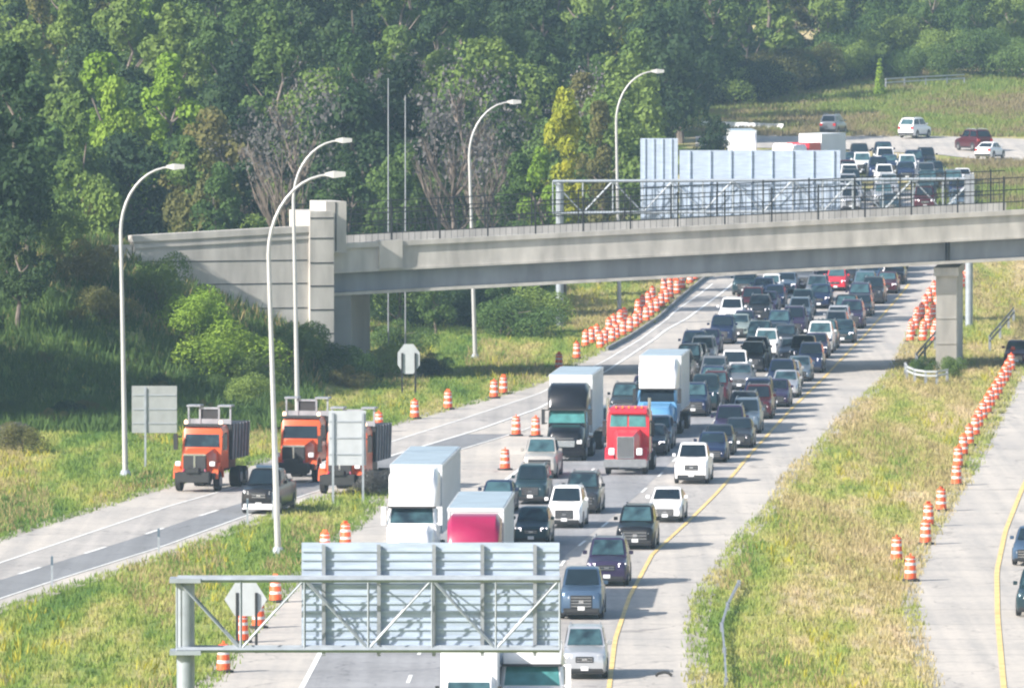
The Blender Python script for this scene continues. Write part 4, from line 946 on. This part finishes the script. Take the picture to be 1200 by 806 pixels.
for i, (px, py, c, lt) in enumerate(FAR):
    q = G(px, py)
    if any(abs(q[0]-a_) < 2.2 and abs(q[1]-b_) < 5.2 for a_, b_ in fxy): continue
    fxy.append(q[:2])
    k = kinds[(i*5) % 7]; side = 'left' if px < 1030 else 'middle' if px < 1075 else 'right'
    lab = f'{CN[c]} {KC[k]} in the {rows[py]} row of the jam beyond the overpass, {side} side'
    if lab in seen: lab = lab.replace('side', 'edge')
    if lab in seen: lab = lab.replace('edge', 'part with lit lamps' if lt else 'part')
    if lab in seen: continue
    seen.add(lab); x, y, z = G(px, py); car(k, c, x, y, .0, lab, bool(lt), 'vehicles in the jam beyond the overpass')
# opposing traffic
for kind, c, px, py, sl, lab, fl in [('suv','white',1085,164,.5,'white suv driving away on the far opposing road',1), ('suv','maroon',1130,179,-.5,'dark red suv on the far opposing road below the white suv',1), ('sedan','white',1172,189,.4,'white sedan nearest the right edge on the far opposing road',1), ('suv','gray',985,160,.3,'grey suv above the right end of the far sign panels',1),
        ('sedan','maroon',1191,429,.1,'dark red car by the guardrail at the right edge',0), ('hatch','blue',1206,664,.15,'bright blue car cut by the right edge of the picture',0), ('suv','teal',1214,724,.12,'dark car at the right edge just below the blue car',0)]:
    x, y, z = G(px, py)
    if fl: # rear seen: origin is the front, so move it one length on
        a = -math.atan(sl)+math.pi; y += 4.8
    car(kind, c, x, y, sl, lab, False, 'vehicles on the opposing road', bool(fl))
# ---------------------------------------------------------------- trucks
def wheels(r, xs, ys, rad=.5, wd=.3, dual=False):
    for s in (1, -1):
        for y in ys:
            b = MB(1); b.wheel(s*(xs-wd/2), y, rad*1.05, rad*1.05, wd*(1.9 if dual else 1)); wh = b.build('wheel', M['tyre'], r, True)
            b = MB(1); b.wheel(s*(xs+(.02 if not dual else wd*.45)), y, rad*1.05, rad*.55, .06, 12); b.build('rim', M['rim'], wh, True)
def trailer(r, y0, L, z0=1.2, z1=4.05, w=1.29, mat='trailer', name='trailer'):
    b = MB(ZK); b.box(-w, w, y0, y0+L, z0, z1); t = b.build(name, M[mat], r, bevel=.03)
    b = MB(ZK)
    for s in (1, -1):
        x0, x1 = (w+.002, w+.03) if s > 0 else (-w-.03, -w-.002)
        b.box(x0, x1, y0+.02, y0+L-.02, z0, z0+.14); b.box(x0, x1, y0+.02, y0+L-.02, z1-.12, z1-.0)
        k = 1.2
        while k < L: b.box(x0, x1-.01*s if s > 0 else x1, y0+k-.02, y0+k+.02, z0+.15, z1-.13); k += 1.2
    b.box(-w, w, y0-.03, y0-.002, z1-.14, z1); b.box(-w, -w+.1, y0-.03, y0-.002, z0, z1-.15); b.box(w-.1, w, y0-.03, y0-.002, z0, z1-.15)
    b.build('trim_rail', M['trailer_side'], t)
    b = MB(ZK); b.box(-w+.05, w-.05, y0+.05, y0+L-.05, z1+.002, z1+.02); b.build('roof', M['roof_sheet'], t)
    b = MB(ZK); b.box(-.45, .45, y0+.3, y0+L-.3, z0-.3, z0-.01); b.build('frame', M['dark_steel'], t)
    wh = MB(1)
    wheels(r, w-.02, [y0+L-1.4, y0+L-2.7], .5, .28, True)
    return t
def semi(px, py, label, fair='white', cab='white', tl=16.2, tmat='trailer', high=3.95, classic=False, ds=0, slope=None, wide=1.22, lights=True, trailer_top=4.05, ws='glass', xy=None, grille='trim'):
    x, y, z = xy or G(px, py); r = empty('semi_truck', (x, y, z+.02), -math.atan((heading(y)+ds) if slope is None else slope)); tag(r, label, 'truck', 'trucks in the traffic jam')
    W = wide
    if classic:
        b = MB(ZK)    # long square hood
        b.loft([[(-w_, yy, .75), (w_, yy, .75), (w_, yy, z1-.25), (w_*.8, yy, z1), (-w_*.8, yy, z1), (-w_, yy, z1-.25)] for yy, w_, z1 in ((0.05, .5, 1.85), (.2, .58, 1.92), (2.3, .85, 2.12))]); b.build('hood', M[cab], r, True)
        for s in (1, -1):
            b = MB(ZK); n = 9; xs = (s*.5, s*1.22)
            b.loft([[(xs[0], 1.0+.72*math.cos(math.pi*k/n)*1., .55+.75*math.sin(math.pi*k/n)) for k in range(n+1)]+[(xs[0], 1.0+.55*math.cos(math.pi*k/n), .55+.6*math.sin(math.pi*k/n)) for k in range(n, -1, -1)],
                    [(xs[1], 1.0+.72*math.cos(math.pi*k/n)*1., .55+.75*math.sin(math.pi*k/n)) for k in range(n+1)]+[(xs[1], 1.0+.55*math.cos(math.pi*k/n), .55+.6*math.sin(math.pi*k/n)) for k in range(n, -1, -1)]])
            b.build('fender', M[cab], r, True)
            b = MB(ZK); b.box(s*.62 if s > 0 else -.98, .98 if s > 0 else -.62, .0, .22, .95, 1.3); b.build('headlight', M['lens'], r, bevel=.04)
            b = MB(ZK); b.tube([(s*1.2, 2.9, 1.0), (s*1.2, 2.9, 3.6)], .09, 10); b.build('exhaust_stack', M['chrome'], r, True)
        b = MB(ZK); b.box(-.5, .5, -.06, .04, .8, 1.86); g = b.build('grille', M['chrome'], r, bevel=.03)
        b = MB(ZK)
        for k in range(9): b.box(-.42+k*.1, -.38+k*.1, -.075, -.062, .86, 1.8)
        b.build('grille_bar', M['dark_steel'], g)
        b = MB(ZK); b.box(-1.24, 1.24, -.3, -.07, .38, .78); b.build('bumper', M['chrome'], r, bevel=.05)
        b = MB(ZK); b.loft([[(-W, yy, .9), (W, yy, .9), (W, yy, zt-.3), (W*.86, yy, zt), (-W*.86, yy, zt), (-W, yy, zt-.3)] for yy, zt in ((2.3, 2.2), (2.45, 2.98), (2.8, 3.12), (5.2, 3.12))]); b.build('cab', M[cab], r, True)
        for s in (-1, 1): b = MB(ZK); b.hexa([(min(s*.05, s*1.05), 2.29, 2.22), (max(s*.05, s*1.05), 2.29, 2.22), (max(s*.05, s*1.05), 2.35, 2.22), (min(s*.05, s*1.05), 2.35, 2.22), (min(s*.05, s*1.0), 2.38, 2.78), (max(s*.05, s*1.0), 2.38, 2.78), (max(s*.05, s*1.0), 2.44, 2.78), (min(s*.05, s*1.0), 2.44, 2.78)]); b.build('windshield', M['glass_teal'], r)
        b = MB(ZK); b.box(-1.05, 1.05, 2.2, 2.5, 2.86, 2.92); b.build('visor', M[cab], r)
        for k in range(5): b = MB(ZK); b.box(-.75+k*.37, -.67+k*.37, 2.6, 2.75, 3.1, 3.2); b.build('roof_light', M['amber'], r)
        cw = 2.9
    else:
        cw = 1.9
        b = MB(ZK); b.loft([[(-w_, yy, .6), (w_, yy, .6), (w_*1.02, yy, z1*.6), (w_*.93, yy, z1-.18), (w_*.72, yy, z1), (-w_*.72, yy, z1), (-w_*.93, yy, z1-.18), (-w_*1.02, yy, z1*.6)] for yy, w_, z1 in ((0, .93, 1.35), (.14, 1.03, 1.5), (.9, 1.13, 1.68), (1.75, 1.17, 1.78))]); b.build('hood', M[cab], r, True)
        b = MB(ZK); b.loft([[(-W, yy, .7), (W, yy, .7), (W, yy, zt-.3), (W*.88, yy, zt), (-W*.88, yy, zt), (-W, yy, zt-.3)] for yy, zt in ((1.7, 1.85), (2.15, 2.5), (2.5, 2.62), (5.0, 2.62))]); b.build('cab', M[cab], r, True)
        b = MB(ZK); b.hexa([(-1.08, 1.68, 1.83), (1.08, 1.68, 1.83), (1.08, 1.74, 1.80), (-1.08, 1.74, 1.80), (-1.0, 2.06, 2.42), (1.0, 2.06, 2.42), (1.0, 2.12, 2.40), (-1.0, 2.12, 2.40)]); b.build('windshield', M[ws], r)
        b = MB(ZK); b.loft([[(-w_, yy, 2.43), (w_, yy, 2.43), (w_, yy, zt-.22), (w_*.84, yy, zt), (-w_*.84, yy, zt), (-w_, yy, zt-.22)] for yy, w_, zt in ((2.0, 1.1, 2.72), (2.35, 1.16, 3.3), (2.9, 1.2, high-.1), (3.3, 1.2, high), (5.0, 1.22, high))]); b.build('roof_fairing', M[fair], r, True)
        b = MB(ZK); b.hexa([(-.55, -.03, .72), (.55, -.03, .72), (.55, .1, .72), (-.55, .1, .72), (-.62, .03, 1.32), (.62, .03, 1.32), (.62, .2, 1.32), (-.62, .2, 1.32)]); g = b.build('grille', M[grille], r)
        b = MB(ZK)
        for k in range(5): z_ = .8+k*.11; b.box(-.5, .5, -.05+.1*(z_-.72)-.0, -.035+.1*(z_-.72), z_-.02, z_+.02)
        b.build('grille_bar', M['chrome'], g)
        b = MB(ZK); b.box(-1.2, 1.2, -.12, .35, .3, .66); b.build('bumper', M[cab], r, bevel=.06)
        for s in (1, -1):
            b = MB(ZK); a, c = (.66, 1.02) if s > 0 else (-1.02, -.66); b.box(a, c, -.03, .35, .84, 1.08); b.build('headlight', M['lens'], r, bevel=.04)
        b = MB(ZK); b.box(-1.16, 1.16, 1.76, 2.02, 2.43, 2.5); b.build('visor', M['trim'], r)
    for s in (1, -1):
        b = MB(ZK); b.box(s*1.4-.1, s*1.4+.1, cw-.25, cw-.15, 1.75, 2.5); b.bar((s*1.2, cw, 2.45), (s*1.4, cw-.2, 2.45), .03); b.bar((s*1.2, cw, 1.8), (s*1.4, cw-.2, 1.8), .03); b.build('mirror', M['trim' if cab != 'white' else 'white'], r)
        b = MB(ZK); xx = s*(W+.006); q = [(xx, cw+.35, 1.8), (xx, cw+1.1, 1.8), (xx, cw+1.1, 2.35), (xx, cw+.55, 2.35)]; b.slab(q, .012*s); b.build('side_window', M['glass'], r)
        b = MB(ZK); b.lathe([(.3, 0), (.3, .05)], 4, (0, -50, 0)) if False else b.box(s*.95-.25, s*.95+.25, 3.2, 5.0, .5, 1.0); b.build('fuel_tank', M['chrome'], r, bevel=.08)
    wheels(r, 1.2, [1.05], .5, .3); wheels(r, 1.2, [5.6, 6.9], .5, .3, True)
    b = MB(ZK); b.box(-.5, .5, 1.2, 7.6, .6, .95); b.build('chassis', M['dark_steel'], r)
    if tl: trailer(r, 5.45, tl, mat=tmat, z1=trailer_top)
    return r
semi(480, 668, 'white semi truck with a tall white roof fairing and white trailer')
semi(552, 730, 'white trailer semi with a crimson roof fairing behind the near sign panel', 'crimson', 'crimson', 12.6, high=3.88, wide=1.2)
semi(662, 541, 'black semi truck with a white box trailer beside the red truck', 'black', 'black', 10.5, high=3.7, wide=1.1, ws='glass_teal', grille='chrome')
semi(733, 557, 'bright red semi truck with a tall chrome grille and two exhaust stacks', cab='red', tl=0, classic=True)
semi(768, 514, 'semi truck with a blue cab and a tall white roof fairing', 'white', 'semi_blue', 9, high=3.95)
semi(622, 874, 'white truck at the bottom edge with a wide windshield below the near sign', 'white', 'white', 0, high=2.7, ws='glass_teal', slope=.03)
# box truck to its left at the bottom edge
x, y, z = G(548, 880); r = empty('box_truck', (x, y, z+.02), -.03); tag(r, 'white box body truck at the bottom edge left of the wide windshield truck', 'truck', 'trucks in the traffic jam')
b = MB(ZK); b.box(-1.1, 1.1, 1.9, 8.2, 1.0, 3.25); b.build('cargo_box', M['trailer'], r, bevel=.04)
b = MB(ZK); b.loft([[(-w_, yy, .5), (w_, yy, .5), (w_, yy, zt-.2), (w_*.85, yy, zt), (-w_*.85, yy, zt), (-w_, yy, zt-.2)] for yy, w_, zt in ((0, .92, 1.2), (.9, 1.0, 1.4), (1.5, 1.0, 2.2), (1.95, 1.0, 2.3))]); b.build('cab', M['white'], r, True)
b = MB(ZK); b.hexa([(-.85, .86, 1.42), (.85, .86, 1.42), (.85, .92, 1.42), (-.85, .92, 1.42), (-.8, 1.42, 2.1), (.8, 1.42, 2.1), (.8, 1.48, 2.1), (-.8, 1.48, 2.1)]); b.build('windshield', M['glass'], r)
b = MB(ZK); b.box(-.95, .95, -.1, .15, .35, .6); b.build('bumper', M['trim'], r); b = MB(ZK); b.box(-.5, .5, -.04, .05, .7, 1.05); b.build('grille', M['trim'], r)
for s in (1, -1):
    b = MB(ZK); b.box(s*.72-.14, s*.72+.14, -.04, .1, .78, 1.0); b.build('headlight', M['lens'], r); b = MB(ZK); b.box(s*1.2-.08, s*1.2+.08, 1.0, 1.1, 1.5, 2.0); b.build('mirror', M['trim'], r)
wheels(r, 1.0, [.9, 6.3], .42, .28)
# far trucks beyond the gantry
x, y, z = G(874, 213); semi(0, 0, 'white truck front above the left part of the far sign panels', xy=(x, y, z), slope=-.02, tl=9, high=4.0)
x, y, z = G(905, 207); r = semi(0, 0, 'semi truck seen side on with a red and white load above the far sign', 'white', 'white', 0, xy=(x, y, z), slope=1.9, high=3.2)
r.location = (D(905, 180, 914).x, 914, hb(914)); r.rotation_euler = (0, 0, -.5)
b = MB(ZK); b.box(-1.25, 1.25, 5.5, 8.0, 1.2, 3.3); b.build('red_container', M['red'], r, bevel=.03)
b = MB(ZK); b.box(-1.25, 1.25, 8.15, 13.5, 1.2, 4.0); b.build('white_container', M['trailer'], r, bevel=.03); wheels(r, 1.2, [12.4, 13.6], .5, .28, True)
# ---------------------------------------------------------------- orange dump trucks
def dump(px, py, slope, label):
    x, y, z = G(px, py); r = empty('dump_truck', (x, y, z+.03), -math.atan(slope)); tag(r, label, 'dump truck', 'orange road maintenance trucks on the ramp')
    b = MB(ZK); b.loft([[(-w_, yy, .95), (w_, yy, .95), (w_, yy, z1-.2), (w_*.8, yy, z1), (-w_*.8, yy, z1), (-w_, yy, z1-.2)] for yy, w_, z1 in ((.1, .72, 1.72), (.3, .8, 1.8), (1.8, .95, 1.98))]); b.build('hood', M['orange'], r, True)
    b = MB(ZK); b.box(-.66, .66, .0, .09, .92, 1.7); g = b.build('grille', M['trim'], r, bevel=.03); b = MB(ZK); b.box(-.64, .64, -.03, -.002, 1.69, 1.78); b.box(-.05, .05, -.03, -.002, 1.05, 1.68); b.build('grille_bar', M['chrome'], g)
    b = MB(ZK); b.loft([[(-w_, yy, 1.0), (w_, yy, 1.0), (w_, yy, zt-.2), (w_*.9, yy, zt), (-w_*.9, yy, zt), (-w_, yy, zt-.2)] for yy, w_, zt in ((1.75, 1.12, 2.0), (2.1, 1.14, 2.9), (2.3, 1.14, 2.98), (3.5, 1.14, 2.98))]); b.build('cab', M['orange'], r, True)
    b = MB(ZK); b.hexa([(-1.0, 1.72, 2.03), (1.0, 1.72, 2.03), (1.0, 1.8, 2.03), (-1.0, 1.8, 2.03), (-.96, 2.02, 2.68), (.96, 2.02, 2.68), (.96, 2.1, 2.68), (-.96, 2.1, 2.68)]); b.build('windshield', M['glass'], r)
    b = MB(ZK); b.box(-1.1, 1.1, 1.95, 2.25, 2.98, 3.08); b.build('light_bar', M['trim'], r)
    for s in (1, -1):
        n = 9; b = MB(ZK); xs = (s*.7, s*1.28)
        b.loft([[(xx, 1.0+.8*math.cos(math.pi*k/n), .62+.72*math.sin(math.pi*k/n)) for k in range(n+1)]+[(xx, 1.0+.62*math.cos(math.pi*k/n), .62+.56*math.sin(math.pi*k/n)) for k in range(n, -1, -1)] for xx in xs]); b.build('fender', M['orange'], r, True)
        b = MB(ZK); b.box(s*.98-.16, s*.98+.16, .12, .3, 1.2, 1.42); b.build('headlight', M['lens'], r, bevel=.03)
        b = MB(ZK); b.box(s*1.42-.12, s*1.42+.12, 1.4, 1.52, 1.9, 2.65); b.bar((s*1.14, 1.8, 2.5), (s*1.42, 1.5, 2.5), .03); b.build('mirror', M['dark_steel'], r)
        b = MB(ZK); b.lathe([(.1, 0), (.1, .12), (.05, .18)], 8, (s*1.0, 2.2, 3.08)); b.build('beacon', M['beacon'], r)
        b = MB(ZK); b.slab([(s*1.146, 2.3, 2.05), (s*1.146, 3.1, 2.05), (s*1.146, 3.1, 2.65), (s*1.146, 2.45, 2.65)], .012*s); b.build('side_window', M['glass'], r)
        b = MB(ZK); b.tube([(s*.75, -.3, .55), (s*.5, .25, 1.35)], .06, 6); b.build('plow_arm', M['crimson'], r)
    b = MB(ZK); b.box(-.95, .95, -.45, .1, .45, .95); b.box(-.4, .4, -.6, -.2, .9, 1.15); b.build('plow_hitch', M['dark_steel'], r, bevel=.04)
    b = MB(ZK); b.box(-1.15, 1.15, .02, .25, .6, .9); b.build('bumper', M['dark_steel'], r)
    b = MB(ZK)                                           # open dump body: four walls, headboard, top rails
    b.hexa([(-1.22, 3.9, 1.35), (1.22, 3.9, 1.35), (1.22, 8.0, 1.35), (-1.22, 8.0, 1.35), (-1.28, 3.8, 3.0), (1.28, 3.8, 3.0), (1.28, 8.1, 3.0), (-1.28, 8.1, 3.0)]); d = b.build('dump_body', M['trim'], r)
    for s in (1, -1):
        b = MB(ZK)
        for k in range(6): yy = 4.05+k*.76; b.hexa([(s*1.25-.04, yy, 1.35), (s*1.25+.04, yy, 1.35), (s*1.25+.04, yy+.12, 1.35), (s*1.25-.04, yy+.12, 1.35), (s*1.32-.04, yy, 3.0), (s*1.32+.04, yy, 3.0), (s*1.32+.04, yy+.12, 3.0), (s*1.32-.04, yy+.12, 3.0)])
        b.build('side_rib', M['box_steel'], d)
    b = MB(ZK); b.box(-1.25, 1.25, 3.7, 3.78, 3.02, 3.25)
    for xx in (-1.2, -.55, .55, 1.2): b.box(xx-.05, xx+.05, 3.66, 3.74, 3.0, 3.85)
    b.box(-1.28, -.5, 3.5, 4.4, 3.82, 3.9); b.box(.5, 1.28, 3.5, 4.4, 3.82, 3.9); b.box(-.55, .55, 3.66, 3.74, 3.7, 3.8); b.build('cab_guard', M['box_steel'], r)
    b = MB(ZK); b.box(-.5, .5, 3.75, 3.95, 3.25, 3.7); b.build('sander_screen', M['trim'], r)
    b = MB(ZK); b.box(-.5, .5, 1.0, 8.0, .75, 1.3); b.build('chassis', M['dark_steel'], r)
    wheels(r, 1.25, [1.0], .53, .32); wheels(r, 1.2, [5.8, 7.1], .53, .32, True)
dump(228, 577, .2, 'leftmost orange dump truck with beacon lights on the ramp')
dump(344, 566, .19, 'middle orange dump truck behind the black pickup and lamp pole')
dump(398, 580, .19, 'rightmost orange dump truck mostly hidden behind the grey sign back')
x, y, z = G(303, 603)
o = car('pickup', 'black', x, y, .17, 'black pickup with white bumper and light bar ahead of the orange trucks', False, 'vehicles on the exit ramp')
recolor(o, None, {'bumper': 'white'})
b = MB(ZK); b.box(-.6, .6, 2.3, 2.55, 1.94, 2.06); b.build('light_bar', M['blue'], o, bevel=.02)
# tyre scrap on the shoulder
x, y, z = G(778, 793); b = MB(); b.tube([(-.35, 0, .03), (-.22, .03, .13), (0, .05, .18), (.2, .03, .14), (.34, 0, .03)], .06, 6)
tag(b.build('tyre_scrap', M['rubber'], None, True, (x, y, z+.03)), 'curved black scrap of tyre on the right shoulder at the bottom', 'debris')
# ---------------------------------------------------------------- haze: the air of a hot day
b = MB(); b.box(-3100, 3100, -420, 5050, -1.2, 70); o = b.build('haze', M['glass']); tag(o, kind='stuff'); o.data.materials.clear()
m = bpy.data.materials.new('haze'); m.use_nodes = True; t = m.node_tree; t.nodes.clear(); ou = t.nodes.new('ShaderNodeOutputMaterial'); v = t.nodes.new('ShaderNodeVolumePrincipled')
v.inputs['Color'].default_value = (.5, .72, 1, 1); v.inputs['Density'].default_value = .000125; v.inputs['Anisotropy'].default_value = .2; t.links.new(v.outputs[0], ou.inputs['Volume']); o.data.materials.append(m)
